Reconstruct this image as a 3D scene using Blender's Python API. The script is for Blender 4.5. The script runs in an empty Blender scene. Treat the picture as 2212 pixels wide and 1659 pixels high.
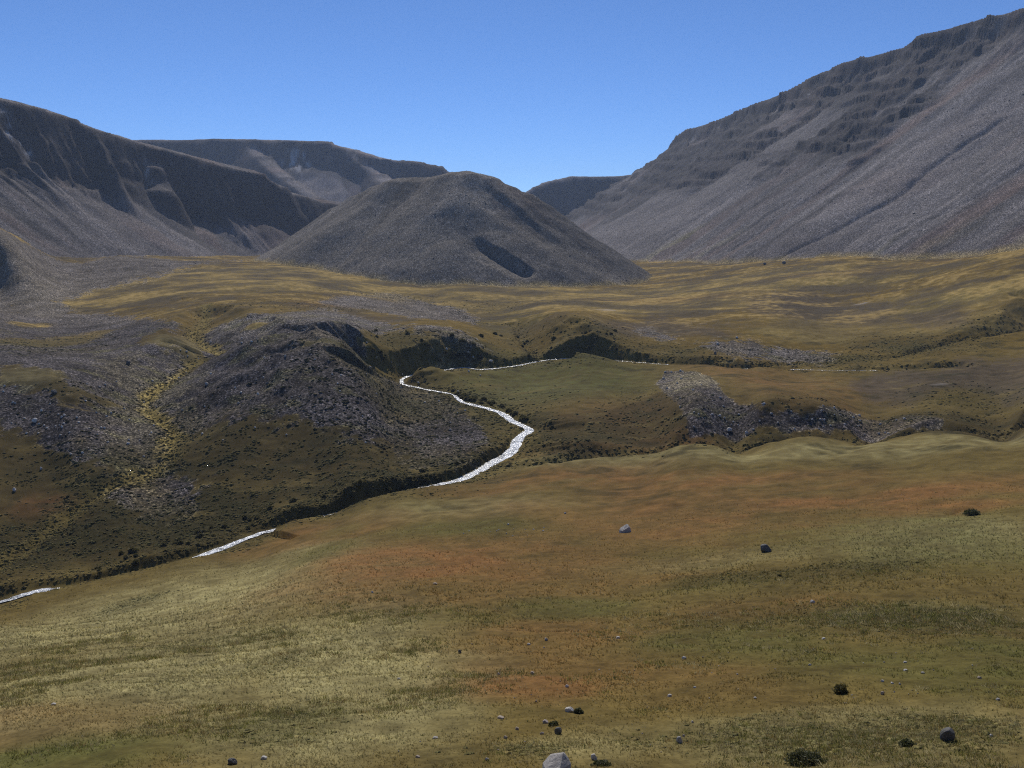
import bpy, bmesh, math, random
import numpy as np
from mathutils import Vector, Matrix, noise as mnoise

SC = bpy.context.scene
COL = SC.collection
F32 = np.float32
# ------------------------------------------------------------------ camera, sky, sun
EYE = 100.0                                   # eye height above datum, metres
FO, CX, CY = 1916.0, 1106.0, 829.5            # focal length / centre in units of a 2212 px wide frame
PITCH = math.atan((829.5 - 490.0) / FO)
cam_d = bpy.data.cameras.new("camera")
cam = bpy.data.objects.new("camera", cam_d)
COL.objects.link(cam)
cam.location = (0, 0, EYE)
cam.rotation_euler = (math.radians(90) - PITCH, 0, 0)
cam_d.sensor_width = 36.0
cam_d.lens = 36.0 * FO / 2212.0
cam_d.clip_start, cam_d.clip_end = 0.5, 20000
SC.camera = cam

SUN_EL, SUN_AZ = math.radians(44), math.radians(-6)     # azimuth from straight ahead (+Y), negative = left
SDIR = Vector((math.sin(SUN_AZ) * math.cos(SUN_EL), math.cos(SUN_AZ) * math.cos(SUN_EL), math.sin(SUN_EL)))
world = bpy.data.worlds.new("World")
SC.world = world
world.use_nodes = True
wn = world.node_tree
sky = wn.nodes.new("ShaderNodeTexSky")
sky.sky_type = 'NISHITA'
sky.sun_disc = False
sky.sun_elevation = SUN_EL
sky.sun_rotation = SUN_AZ
sky.altitude = 5000
sky.air_density = 1.0
sky.dust_density = 0.0
sky.ozone_density = 10.0
bg = wn.nodes["Background"]
bg.inputs[1].default_value = 0.11
wn.links.new(sky.outputs[0], bg.inputs[0])
sun_d = bpy.data.lights.new("sun", 'SUN')
sun_d.energy = 3.2
sun_d.angle = math.radians(0.5)
sun_d.color = (1.0, 0.95, 0.87)
sun = bpy.data.objects.new("sun", sun_d)
COL.objects.link(sun)
sun.rotation_euler = SDIR.to_track_quat('Z', 'Y').to_euler()
SC.view_settings.view_transform = 'Standard'
SC.view_settings.look = 'None'
SC.view_settings.gamma = 1
SC.view_settings.exposure = 0.08
SC.cycles.use_denoising = False
SC.cycles.filter_width = 1.15
SC.cycles.max_bounces = 4
SC.cycles.diffuse_bounces = 2
SC.cycles.glossy_bounces = 2
SC.cycles.volume_bounces = 0
SC.cycles.sample_clamp_indirect = 4.0

# ------------------------------------------------------------------ helpers
rng = np.random.default_rng(7)
random.seed(7)
cp, sp = math.cos(PITCH), math.sin(PITCH)

def ray(ox, oy):
    dx = (np.asarray(ox, float) - CX) / FO
    dy = -(np.asarray(oy, float) - CY) / FO
    return dx, cp + dy * sp, -sp + dy * cp      # X, Y, Z direction (not normalised)

def pt(ox, oy, Y):
    """the place seen in direction (ox, oy) at ground distance Y"""
    a, b, c = ray(ox, oy)
    return float(a / b * Y), float(Y), float(EYE + c / b * Y)

_perm = np.random.default_rng(3).permutation(256).astype(np.int32)
_perm = np.concatenate([_perm, _perm])
_ga = np.random.default_rng(4).uniform(0, 2 * np.pi, 256)
_gx, _gy = np.cos(_ga).astype(F32), np.sin(_ga).astype(F32)

def perlin(x, y, seed=0):
    x = np.asarray(x, F32) + F32(seed * 17.37)
    y = np.asarray(y, F32) + F32(seed * 9.13)
    xf, yf = np.floor(x), np.floor(y)
    xi = xf.astype(np.int32) & 255
    yi = yf.astype(np.int32) & 255
    fx, fy = x - xf, y - yf
    u = fx * fx * fx * (fx * (fx * 6 - 15) + 10)
    v = fy * fy * fy * (fy * (fy * 6 - 15) + 10)
    def g(ix, iy, ax, ay):
        h = _perm[(_perm[ix & 255] + iy) & 511]
        return _gx[h] * ax + _gy[h] * ay
    n00 = g(xi, yi, fx, fy); n10 = g(xi + 1, yi, fx - 1, fy)
    n01 = g(xi, (yi + 1) & 255, fx, fy - 1); n11 = g(xi + 1, (yi + 1) & 255, fx - 1, fy - 1)
    a = n00 + u * (n10 - n00)
    b = n01 + u * (n11 - n01)
    return (a + v * (b - a)) * F32(1.5)

def fbm(x, y, wl, octv=4, gain=0.5, seed=0, ridged=False):
    s, amp, tot = 0, 1.0, 0.0
    for k in range(octv):
        n = perlin(x / wl, y / wl, seed + k * 3)
        if ridged:
            n = 1 - 2 * np.abs(n)
        s = s + amp * n
        tot += amp
        amp *= gain
        wl /= 2.03
    return s / F32(tot)

def sst(e0, e1, x):
    t = np.clip((x - e0) / (e1 - e0), 0, 1)
    return t * t * (3 - 2 * t)

def smin(a, b, k):
    h = np.clip(0.5 + 0.5 * (b - a) / k, 0, 1)
    return b + (a - b) * h - k * h * (1 - h)

# ------------------------------------------------------------------ the grid of the land: columns U = x / y, rows y
ud = np.arange(-0.625, 0.6251, 0.00115)
uo = 0.625 + np.cumsum(np.linspace(0.003, 0.03, 32))
U = np.concatenate([-uo[::-1], ud, uo])
def rows(a, b, st):
    n = max(2, int(math.log(b / a) / st))
    return np.exp(np.linspace(math.log(a), math.log(b), n, endpoint=False))
R = np.concatenate([rows(3, 25, .04), rows(25, 200, .0042), rows(200, 640, .0021), rows(640, 1320, .0023),
                    rows(1320, 2000, .0034), rows(2000, 3300, .005), rows(3300, 6000, .03)])
NU, NR = len(U), len(R)
GY, GU = np.meshgrid(R.astype(F32), U.astype(F32), indexing='ij')
GX = GU * GY
LV = np.log(GY)

# control points of the valley floor: (ox, oy, distance)
CA = [(0,1659,40),(550,1659,38),(1106,1659,37),(1660,1659,36),(2212,1659,35),
 (0,1500,66),(550,1500,62),(1106,1500,60),(1660,1500,57),(2212,1500,54),
 (0,1350,160),(0,1322,198),(300,1390,112),(550,1350,118),(1106,1350,105),(1660,1350,95),(2212,1350,85),
 (200,1263,216),(300,1239,222),(400,1207,232),(620,1134,258),(700,1200,195),(1106,1200,175),(1660,1200,155),(2212,1200,135),
 (550,1166,256),(720,1098,276),(1106,1100,245),(1660,1100,215),(2212,1100,180),
 (1020,1034,300),(1400,1030,285),(1800,1030,262),(2212,1030,235),
 (1150,1000,316),(1300,985,322),(1450,970,320),(1560,968,320),(1660,961,320),(1800,958,320),(2212,938,310),
 (1500,868,374),(1650,862,376),(1800,886,370),(2000,908,362),
 (1000,824,480),(1200,802,510),(990,886,405),(930,862,432),(862,836,456),(1080,922,384),(750,1042,293),(650,1072,287),(850,1028,304),(900,715,548),(820,718,552),(1000,728,550),(1060,752,553),(2000,948,315),(2110,943,312),(1900,953,318),(1950,1030,250),(1600,1030,274),(1950,990,284),(1200,850,440),(1300,900,385),(1350,800,505),(1250,950,345),
 (1450,800,500),(1700,830,450),(1700,760,560),(1700,700,640),(1500,700,650),(1350,690,680),(1500,640,860),
 (1800,650,780),(2000,720,600),(1900,762,545),(2212,740,540),(2100,800,470),(2000,850,420),(2212,850,400),(2212,900,350),
 (2212,557,790),(2212,610,690),(2212,660,620),(1800,570,990),(1800,610,870),(1400,572,1330),(1400,610,1080),(1600,600,980),
 (1000,615,985),(1100,640,880),(900,650,840),(1050,680,740),(1220,697,585),(1270,702,590),(1150,690,660),(1120,705,650),(1120,742,590),
 (600,704,440),(530,712,440),(640,694,520),(760,706,488),(700,700,468),(780,790,412),(600,780,395),(600,850,366),(600,950,335),(800,880,368),(1050,960,348),(850,960,345),
 (475,780,415),(475,900,352),(250,720,600),(100,740,560),(0,680,700),(300,660,760),(300,610,930),(0,640,840),(0,805,395),(150,855,362),
 (100,905,345),(100,1000,318),(240,900,360),(300,980,332),(250,1080,288),(500,1050,300),(100,1150,268),(0,1200,250),(700,1010,315),
 (350,1150,268),(550,1100,283),(200,1220,243),(850,1020,312),(100,590,960),(250,570,1080),(450,560,1250),(650,570,1150),(0,535,900),(0,600,880)]
CB = [(1106,4,-3.6),(-400,4,-3.8),(2600,4,-3.6),(1106,12,-10.2),(-400,12,-10.8),(2600,12,-10),(500,12,-10.4),(1700,12,-10.1),(1106,22,-16.8),(-400,22,-18.2),(2600,22,-16.6),(500,22,-17.4),(1700,22,-16.6),(1106,29,-20.6),(0,29,-21.8),(2212,29,-20.4),
 (1450,345,-86),(1600,345,-89),(1900,348,-87),(2212,345,-83),
 (1106,2000,-75),(1106,3500,-75),(0,2000,-60),(2212,2000,-60),(0,3500,-60),(2212,3500,-60),(1106,6000,-75),
 (-1000,300,-82),(-1000,900,-20),(3200,300,-62),(3200,700,-10),(-1000,60,-37),(3200,60,-29),(-1000,2000,-20),(3200,2000,-20)]
P3 = [pt(*c) for c in CA] + [((ox - CX) / FO * Y, Y, EYE + z) for ox, Y, z in CB]
P3 = np.array(P3)
KU = 3.0
q = np.stack([KU * P3[:, 0] / P3[:, 1], np.log(P3[:, 1])], 1)
def tphi(r2):
    return np.where(r2 > 1e-12, 0.5 * r2 * np.log(np.maximum(r2, 1e-12)), 0)
n = len(q)
A = np.zeros((n + 3, n + 3))
A[:n, :n] = tphi(((q[:, None] - q[None]) ** 2).sum(-1)) + np.eye(n) * 2e-4
A[:n, n] = 1; A[:n, n + 1:] = q; A[n, :n] = 1; A[n + 1:, :n] = q.T
W = np.linalg.solve(A, np.concatenate([P3[:, 2], np.zeros(3)]))
# evaluated on a coarse grid, then interpolated
cu = np.linspace(U[0], U[-1], 420); cv = np.linspace(math.log(R[0]), math.log(R[-1]), 420)
cg = np.stack(np.meshgrid(KU * cu, cv, indexing='xy'), -1).reshape(-1, 2)
cz = np.zeros(len(cg))
for i in range(n):
    cz += W[i] * tphi(((cg - q[i]) ** 2).sum(1))
cz += W[n] + cg @ W[n + 1:]
cz = cz.reshape(420, 420).astype(F32)
def bil(grid, uu, vv, u0, u1, v0, v1):
    h, w = grid.shape
    fx = np.clip((uu - u0) / (u1 - u0) * (w - 1), 0, w - 1.001)
    fy = np.clip((vv - v0) / (v1 - v0) * (h - 1), 0, h - 1.001)
    ix, iy = fx.astype(int), fy.astype(int)
    ax, ay = (fx - ix).astype(F32), (fy - iy).astype(F32)
    return ((grid[iy, ix] * (1 - ax) + grid[iy, ix + 1] * ax) * (1 - ay) + (grid[iy + 1, ix] * (1 - ax) + grid[iy + 1, ix + 1] * ax) * ay)
Z = bil(cz, GU, LV, cu[0], cu[-1], cv[0], cv[-1]).astype(F32)

lim = F32(EYE) - (1.7 + .665 * GY)
Z = np.where(GY < 33, np.minimum(Z, lim), Z)
# rolling relief that grows with distance
rel = sst(30, 200, GY)
Z += rel * (fbm(GX, GY, 60, 3, seed=11) * .7 + fbm(GX, GY, 17, 3, seed=12) * 0.45)
Z += sst(520, 760, GY) * (fbm(GX, GY, 80, 5, gain=.55, seed=13) * 3.4)
Z += sst(200, 320, GY) * (1 - sst(560, 760, GY)) * fbm(GX * .8, GY, 24, 3, seed=16) * .4
Z += fbm(GX, GY, 7, 3, seed=14) * 0.32 + fbm(GX * .5 + GY * .15, GY, 12, 3, seed=18) * sst(30, 70, GY) * .6 + fbm(GX * .7, GY, 30, 2, seed=19) * sst(50, 90, GY) * (1 - sst(140, 240, GY)) * .45

# ------------------------------------------------------------------ water courses: carve
def poly_dist(px, py, pts, lo, hi, wmax):
    """distance to a polyline and the value interpolated along it, for grid rows whose y lies near"""
    D = np.full(px.shape, 1e6, F32); V = np.zeros(px.shape, F32); S = np.zeros(px.shape, F32)
    s0 = 0.0
    for a, b in zip(pts[:-1], pts[1:]):
        dx, dy = b[0] - a[0], b[1] - a[1]
        L2 = dx * dx + dy * dy
        t = np.clip(((px - a[0]) * dx + (py - a[1]) * dy) / L2, 0, 1)
        d = np.hypot(px - a[0] - t * dx, py - a[1] - t * dy)
        m = d < D
        D[m] = d[m]; V[m] = (a[2] + t * (b[2] - a[2]))[m]; S[m] = (s0 + t * math.sqrt(L2))[m]
        s0 += math.sqrt(L2)
    return D, V, S

def catmull(pts, sub):
    p = np.array(pts, float); out = []
    p = np.concatenate([[2 * p[0] - p[1]], p, [2 * p[-1] - p[-2]]])
    for i in range(1, len(p) - 2):
        for k in range(sub):
            t = k / sub
            out.append(0.5 * (2 * p[i] + (p[i + 1] - p[i - 1]) * t + (2 * p[i - 1] - 5 * p[i] + 4 * p[i + 1] - p[i + 2]) * t * t
                              + (3 * p[i] - p[i - 1] - 3 * p[i + 1] + p[i + 2]) * t ** 3))
    out.append(p[-2])
    return np.array(out)

def stream_pt(ox, oy, z):
    a, b, c = ray(ox, oy)
    Y = z / (c / b)
    return (float(a / b * Y), float(Y), EYE + z)

# (ox, oy, level, slope of the near bank, slope of the far bank)
STD = [(2060,800,-79.5,.4,.6),(1820,800,-80.5,.4,.6),(1640,797,-81.9,.4,.7),(1600,797,-82,.17,.7),(1540,794,-82.2,.3,.7),(1480,790,-82.4,.22,.7),(1395,784,-82.7,.09,.8),(1340,780,-82.8,.2,1),(1250,774,-83.1,.2,1.4),(1180,778,-83.4,.09,1.5),(1110,791,-83.6,.09,.9),(1040,798,-83.8,.09,1.2),
      (1000,794,-83.9,.09,1.3),(940,803,-84.1,.09,1.4),(880,813,-84.4,.10,1.3),(868,828,-84.8,.5,.7),(905,838,-85.4,.3,.3),(936,844,-85.8,.11,.18),(976,852,-86.1,.11,.3),(995,867,-86.35,.12,.4),(1011,872,-86.5,.11,.5),(1052,882,-86.9,.11,.5),(1084,893,-87.2,.11,.5),(1106,909,-87.5,.11,.4),(1124,918,-87.7,.11,.4),(1144,928,-87.9,.12,.5),
      (1131,938,-88.1,.13,.7),(1119,949,-88.3,.13,1.2),(1112,966,-88.7,.13,1.5),(1097,982,-89,.15,1.5),(1064,1000,-89.4,.16,1.4),(1030,1018,-89.7,.2,1.4),(990,1037,-90,.18,1.0),(900,1058,-90.8,.5,1.0),(800,1090,-91.8,.8,1.5),(690,1120,-92.8,.8,1.5),(620,1140,-93.5,1.0,.9),(575,1149,-93.9,.35,.6),(560,1153,-94,.25,.6),(470,1188,-94.8,.3,.7),
      (370,1222,-95.5,.7,.8),(240,1252,-96.3,.8,.8),(130,1272,-96.8,.6,.7),(80,1277,-97,.2,.6),(0,1301,-97.8,.2,.6),(-140,1340,-99,.3,.6)]
STK = catmull([t[3:] + (0,) for t in STD], 4)
ST = catmull([stream_pt(*t[:3]) for t in STD], 4)
mrow = slice(np.searchsorted(R, 170), np.searchsorted(R, 760))
def carve(pts, w, k, kvar, seed, flo=0.0):
    global Z
    pts = np.array(pts, float)
    for e0, e1 in ((0, 1), (-1, -2)):                        # run out level with the land at either end
        ex = pts[e0] + (pts[e0] - pts[e1]) * 2
        u = np.interp(ex[0] / ex[1], U, np.arange(NU)); r_ = np.interp(ex[1], R, np.arange(NR))
        ex[2] = max(ex[2], Z[int(r_), int(u)] + 1)
        pts = np.concatenate([ex[None], pts]) if e0 == 0 else np.concatenate([pts, ex[None]])
    x, y, z = GX[mrow], GY[mrow], Z[mrow]
    D, V, S = poly_dist(x, y, pts, 0, 0, 0)
    D = D + fbm(x, y, 9, 3, seed=seed) * np.minimum(D * 0.25, 2.5)
    kk = k + kvar * fbm(x, y, 30, 2, seed=seed + 5)
    b = V - 0.35 + np.maximum(D - w * 0.5, 0) * np.maximum(kk, 0.12) + sst(0, w * 0.5, D) * 0.35
    Z[mrow] = np.where(D < 90, smin(z, b, 1.2 + flo), z)
    return D, S
def carve_stream(pts, ks, w):
    global Z
    x, y, z = GX[mrow], GY[mrow], Z[mrow]
    D = np.full(x.shape, 1e6, F32); V = np.zeros(x.shape, F32); K = np.zeros(x.shape, F32); SD = np.zeros(x.shape, F32)
    for a, b, ka, kb in zip(pts[:-1], pts[1:], ks[:-1], ks[1:]):
        dx, dy = b[0] - a[0], b[1] - a[1]
        L2 = dx * dx + dy * dy
        t = np.clip(((x - a[0]) * dx + (y - a[1]) * dy) / L2, 0, 1)
        ex, ey = x - a[0] - t * dx, y - a[1] - t * dy
        d = np.hypot(ex, ey)
        m = d < D
        kn, kf = ka[0] + t * (kb[0] - ka[0]), ka[1] + t * (kb[1] - ka[1])
        f = sst(-.35, .25, ey / np.maximum(d, .1))
        D[m] = d[m]; V[m] = (a[2] + t * (b[2] - a[2]))[m]; K[m] = (kn + (kf - kn) * f)[m]; SD[m] = f[m]
    D0 = D
    D = D + (fbm(x, y, 9, 3, seed=31) * np.minimum(D * 0.3, 3) + fbm(x, y, 26, 2, seed=32) * np.minimum(D * .3, 5)) * SD
    K = K * (1 + .45 * SD * fbm(x, y, 24, 3, seed=36))
    b = V - 0.35 + np.maximum(D - w * 0.5, 0) * np.maximum(K, 0.06) + np.maximum(D - 24, 0) * .5 + sst(0, w * 0.5, D) * 0.3
    Z[mrow] = np.where(D < 110, smin(z, b, 0.7), z)
    return D0
D_st = carve_stream(ST, STK, 5.0)
GL = [stream_pt(*t) for t in [(445,690,-68.5),(440,708,-70.5),(415,728,-72),(455,760,-74.5),(480,775,-76),(425,790,-77.5),(350,838,-80),(325,860,-81),(318,885,-82),(345,910,-83),(375,940,-84.5),(368,975,-86),(355,1003,-87.5),
      (250,1055,-90.5),(190,1088,-92.5),(135,1128,-94.5),(90,1165,-96),(20,1215,-97.3),(-60,1280,-98.2)]]
GL = catmull(GL, 3)
D_gl, _ = carve(GL, 2.5, 0.42, 0.25, 41)
GR = [stream_pt(*t) for t in [(2330,700,-68),(2212,722,-71),(2060,745,-75),(1930,775,-78.5),(1880,772,-78.3),(1850,772,-78.6),(1760,783,-80.2),(1640,795,-81.8)]]
D_gr, _ = carve(catmull(GR, 3), 2.5, 0.5, 0.25, 47)
GB = [((ox - CX) / FO * Y, Y, EYE + z) for ox, Y, z in [(2700,372,-78),(2212,352,-83),(1900,346,-86.5),(1600,342,-88.5),(1450,338,-88),(1300,331,-88.2),(1190,322,-88.6),(1100,322,-89)]]
D_gb, _ = carve(catmull(GB, 3), 2.0, 0.55, 0.25, 53)
GC = [stream_pt(*t) for t in [(960,640,-66),(1010,690,-71),(1110,705,-74),(1125,735,-78),(1150,765,-82.5)]]
D_gc, _ = carve(catmull(GC, 3), 2.0, 0.5, 0.2, 57)

# ------------------------------------------------------------------ mountains: envelopes of ridge lines
LAB = np.zeros(Z.shape, np.int8)
ZB = Z.copy()
SR = np.zeros(Z.shape, F32)      # coordinate along the ridge
TR = np.zeros(Z.shape, F32)      # distance down from the ridge
CLF = np.zeros(Z.shape, F32)     # bare rock
def ridge(lines, prof, y0, y1, label, cliff=None, seed=60, warp=0.16, rough=(5, 40), rock=None, zmod=None, cwl=55):
    sl = slice(np.searchsorted(R, y0), np.searchsorted(R, y1))
    x, y = GX[sl], GY[sl]
    wx = fbm(x, y, 120, 3, seed=seed) * 14
    wy = fbm(x, y, 120, 3, seed=seed + 9) * 14
    best = np.full(x.shape, -1e4, F32); bs = np.zeros(x.shape, F32); bt = np.zeros(x.shape, F32)
    s0 = 0.0
    for li, ln in enumerate(lines):
        scale = ln[0]
        pts = [pt(*p) for p in ln[1]]
        for a, b in zip(pts[:-1], pts[1:]):
            dx, dy = b[0] - a[0], b[1] - a[1]
            L2 = dx * dx + dy * dy
            t = np.clip(((x - a[0]) * dx + (y - a[1]) * dy) / L2, 0, 1)
            ex, ey = x - a[0] - t * dx, y - a[1] - t * dy
            d0 = np.hypot(ex, ey)
            f = np.minimum(d0 / 60, 1)
            d = np.hypot(ex + wx * f, ey + wy * f)
            ss = s0 + t * math.sqrt(L2)
            cl = 1.0 if cliff is None else np.clip(1 + cliff * fbm(ss, d * 0.3, cwl, 4, gain=.6, seed=seed + 3) * (1 - sst(60, 190, d)), 0.1, 2)
            z = (a[2] + t * (b[2] - a[2])) - np.interp(d, prof[0], prof[1]).astype(F32) * scale
            if prof[2] is not None:
                z = z - np.interp(d, prof[0], prof[2]).astype(F32) * cl * scale
            m = z > best
            best[m] = z[m]; bs[m] = ss[m]; bt[m] = d[m]
            s0 += math.sqrt(L2)
        s0 += 400
    rk = rock(x, y, best, bs, bt) if rock else np.zeros(x.shape, F32)
    near = sst(0, 26, bt)
    best += ((fbm(bs * .33 + wx, bt + wy * .6, rough[1] * .55, 5, gain=.55, seed=seed + 20, ridged=True) * .75 + fbm(x, y, rough[1], 4, seed=seed + 23) * .5) * rough[0] * rk + fbm(bs, bt * 0.12, 22, 3, seed=seed + 21) * 1.3 * (1 - rk)) * (0.12 + 0.88 * near)
    best += fbm(x, y, 11, 3, seed=seed + 22) * 0.6 + (fbm(x, y, 110, 4, seed=seed + 24) * 5 if label >= 4 else fbm(x, y, 55, 4, seed=seed + 24) * (2.6 if label == 1 else 1.5))
    if zmod is not None:
        best = zmod(x, y, best, bs, bt, rk)
    zb = Z[sl]
    up = best > zb
    Z[sl] = np.maximum(zb, best)
    LAB[sl][up] = label
    SR[sl][up] = bs[up]; TR[sl][up] = bt[up]; CLF[sl][up] = rk[up]

def terr(z, lam, amt):
    f = z / lam
    k = np.floor(f)
    t = f - k
    return (k + t + amt * (sst(0.35, 0.65, t) - t)) * lam

# far mountain, left
ridge([(1, [(150,330,2800),(290,302,2800),(400,302,2820),(530,300,2800),(600,302,2780),(700,305,2760),(760,322,2740),(830,342,2700),(900,349,2720),(940,357,2740),(966,371,2760),(990,420,2760)]),
       (1, [(545,306,2790),(560,335,2690),(615,380,2560),(680,425,2450)]),
       (1, [(760,325,2730),(820,375,2620),(850,400,2500)])],
      ([0, 25, 90, 400, 900], [0, 5, 50, 230, 480], [0, 0, 26, 26, 26]), 2000, 3250, 4, cliff=0.9, seed=61, rough=(9, 70),
      rock=lambda x, y, z, s, t: sst(10, 35, t) * (1 - sst(90, 190, t + 40 * fbm(s, t, 60, 2, seed=5))))
# far mountain, right
ridge([(1, [(1080,470,2900),(1133,415,2900),(1160,401,2920),(1180,393,2950),(1230,382,3000),(1290,380,3000),(1340,381,3000),(1400,372,3000),(1500,360,3000)])],
      ([0, 15, 120, 400, 900], [0, 5, 85, 260, 500], [0, 0, 50, 50, 50]), 2300, 3250, 5, cliff=0.5, seed=71, rough=(8, 60),
      rock=lambda x, y, z, s, t: sst(8, 25, t) * (1 - sst(120, 200, t)))
# right mountain
def rock_r(x, y, z, s, t):
    ox = x / y * FO + CX
    w = fbm(s, t, 90, 3, seed=8)
    chute = sst(-.28, .02, fbm(s, t * .45, 70, 3, seed=18) + .15)
    return np.clip(sst(2, 14, t) * (1 - sst(320, 400, t + 90 * w + sst(1800, 2150, ox) * 320)) * np.maximum(chute, 1 - sst(14, 40, t)), 0, 1)
def zmod_r(x, y, z, s, t, rk):
    zt = z + 0.12 * x - 0.08 * y + fbm(x, y, 70, 4, seed=17) * 22
    am = .5 + .9 * fbm(x, y, 60, 3, seed=19)
    return z + ((terr(zt, 31, 0.95) - zt) * .75 + (terr(zt + 7, 11, 0.9) - zt - 7) * .6) * rk * np.clip(am, 0, 1.2) * sst(4, 28, t)
ridge([(1, [(3172,-190,1020),(2591,-55,1290),(2400,-25,1420),(2212,20,1560),(2100,50,1650),(2000,76,1740),(1960,103,1780),(1840,132,1900),(1755,172,2020),(1700,200,2100),(1620,232,2250),(1560,258,2360),(1490,280,2520),(1470,292,2560)]),
       (1, [(1470,292,2560),(1450,321,2600),(1410,352,2680),(1394,373,2740)]),
       (1, [(1560,262,2350),(1530,350,2180),(1475,415,2060)]),
       (1, [(1755,180,2000),(1760,300,1740),(1700,385,1620)]),
       (1, [(1640,232,2240),(1640,320,2050),(1590,400,1900)])],
      ([0, 14, 38, 300, 800, 1400], [0, 2, 18, 186, 478, 800], [0, 1, 28, 30, 26, 26]), 560, 3000, 3, cliff=0.6, seed=81, rough=(13, 60), rock=rock_r, zmod=zmod_r)
# left mountain
ridge([(1, [(-900,60,900),(-500,105,1030),(-240,150,1200),(0,210,1350),(60,225,1390),(130,246,1440),(200,275,1480),(280,300,1540),(330,313,1570),(400,331,1620),(470,350,1670),(545,366,1720),(590,394,1750),(612,411,1770),(680,429,1850),(745,437,1930),(800,450,2000)]),
       (1, [(318,312,1560),(318,350,1530),(340,400,1490)])],
      ([0, 26, 84, 270, 420, 900], [0, 10, 50, 172, 266, 400], [0, 0, 70, 70, 64, 60]), 560, 2300, 2, cliff=1.0, cwl=80, seed=91, rough=(9, 42),
      rock=lambda x, y, z, s, t: sst(18, 34, t) * (1 - sst(85, 120, t + 26 * fbm(s, t, 40, 3, seed=6))))
# cone hill
def zmod_c(x, y, z, s, t, rk):
    a, b = pt(1035, 548, 1062), pt(1140, 585, 1022)
    # a slumped hollow with a steep head scarp
    dx, dy = b[0] - a[0], b[1] - a[1]
    L = math.hypot(dx, dy)
    al = ((x - a[0]) * dx + (y - a[1]) * dy) / L
    ac = (-(x - a[0]) * dy + (y - a[1]) * dx) / L + fbm(x, y, 18, 3, seed=77) * 4
    inside = sst(-12, 12, al) * (1 - sst(L - 2, L + 16, al))
    prof = np.interp(ac, [-34, -16, -4, 4], [0, 8, 15, 0]).astype(F32)
    z = z - prof * inside * (.45 + .55 * np.sin(np.clip(al / L, 0, 1) * 2.6)) 
    a, b = pt(1075, 455, 1150), pt(1180, 520, 1110)
    dx, dy = b[0] - a[0], b[1] - a[1]; L = math.hypot(dx, dy)
    al = ((x - a[0]) * dx + (y - a[1]) * dy) / L
    ac = (-(x - a[0]) * dy + (y - a[1]) * dx) / L + fbm(x, y, 18, 3, seed=78) * 4
    inside = sst(-40, 10, al) * (1 - sst(L, L + 40, al))
    return z - np.interp(ac, [-38, -14, -2, 8], [0, 4.5, 4.5, 0]).astype(F32) * inside
ridge([(1, [(740,441,1290),(785,415,1280),(830,394,1260),(860,385,1240),(930,383,1225),(975,371,1210),(1012,368,1200),(1048,377,1200),(1085,395,1200),(1120,411,1200),(1150,431,1195),(1180,455,1190),(1215,489,1180)])],
      ([0, 20, 100, 220, 330, 480], [0, 6, 62, 136, 178, 214], None), 760, 1800, 1, seed=101, rough=(3, 30),
      rock=lambda x, y, z, s, t: (1 - sst(20, 70, t + 30 * fbm(x, y, 40, 3, seed=9))) * sst(240, 330, s) * 0.8, zmod=zmod_c)

# ------------------------------------------------------------------ looking from the eye: where a line of sight meets the land
def grid_z(x, y, G=None):
    G = Z if G is None else G
    u = np.asarray(x) / np.asarray(y)
    fu = np.interp(u, U, np.arange(NU)); fr = np.interp(y, R, np.arange(NR))
    iu = np.minimum(fu.astype(int), NU - 2); ir = np.minimum(fr.astype(int), NR - 2)
    a, b = fu - iu, fr - ir
    return (G[ir, iu] * (1 - a) + G[ir, iu + 1] * a) * (1 - b) + (G[ir + 1, iu] * (1 - a) + G[ir + 1, iu + 1] * a) * b
RM = R[R > 24]
def hit(ox, oy, lo=24):
    a, b, c = ray(ox, oy)
    yy = RM[RM > lo]
    zt = grid_z(np.full(len(yy), float(a / b)) * yy, yy)
    below = np.nonzero(EYE + c / b * yy < zt)[0]
    i = below[0] if len(below) else len(yy) - 1
    if i > 0:
        d0 = EYE + c / b * yy[i - 1] - zt[i - 1]; d1 = EYE + c / b * yy[i] - zt[i]
        Y = yy[i - 1] + (yy[i] - yy[i - 1]) * d0 / max(d0 - d1, 1e-6)
    else:
        Y = yy[0]
    X = float(a / b) * Y
    return X, float(Y), float(grid_z(X, Y))

# grooves running down the right mountain
def groove(pix, depth, w):
    pts = [hit(*p) for p in pix]
    y0, y1 = min(p[1] for p in pts) - 40, max(p[1] for p in pts) + 40
    sl = slice(np.searchsorted(R, y0), np.searchsorted(R, y1))
    x, y = GX[sl], GY[sl]
    D, V, S = poly_dist(x, y, [(p[0], p[1], 0) for p in pts], 0, 0, 0)
    D = D + np.abs(fbm(x, y, 25, 3, seed=33)) * w
    Z[sl] -= np.exp(-(D / w) ** 2) * depth * (0.6 + 0.4 * fbm(x, y, 60, 2, seed=34))
groove([(1923,312),(1865,350),(1805,392),(1720,448),(1645,500),(1580,540)], 4, 5)
groove([(2166,257),(2085,312),(2006,368),(1958,413),(1870,462),(1781,510),(1687,555)], 6, 6)
groove([(2212,360),(2120,420),(2020,470),(1900,515)], 3, 8)
groove([(1700,440),(1600,505),(1530,550)], 3, 5)
groove([(1560,440),(1450,500),(1400,530)], 3, 5)
# small rills in the meadow
groove([(695,1152),(725,1146),(765,1150),(762,1165),(748,1182),(760,1192),(835,1201)], 0.55, 0.3)
groove([(2058,1110),(2075,1099),(2095,1099),(2108,1106)], 1.6, 1.3)
groove([(1150,1128),(1200,1116),(1225,1106)], 0.5, 0.5)

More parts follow.
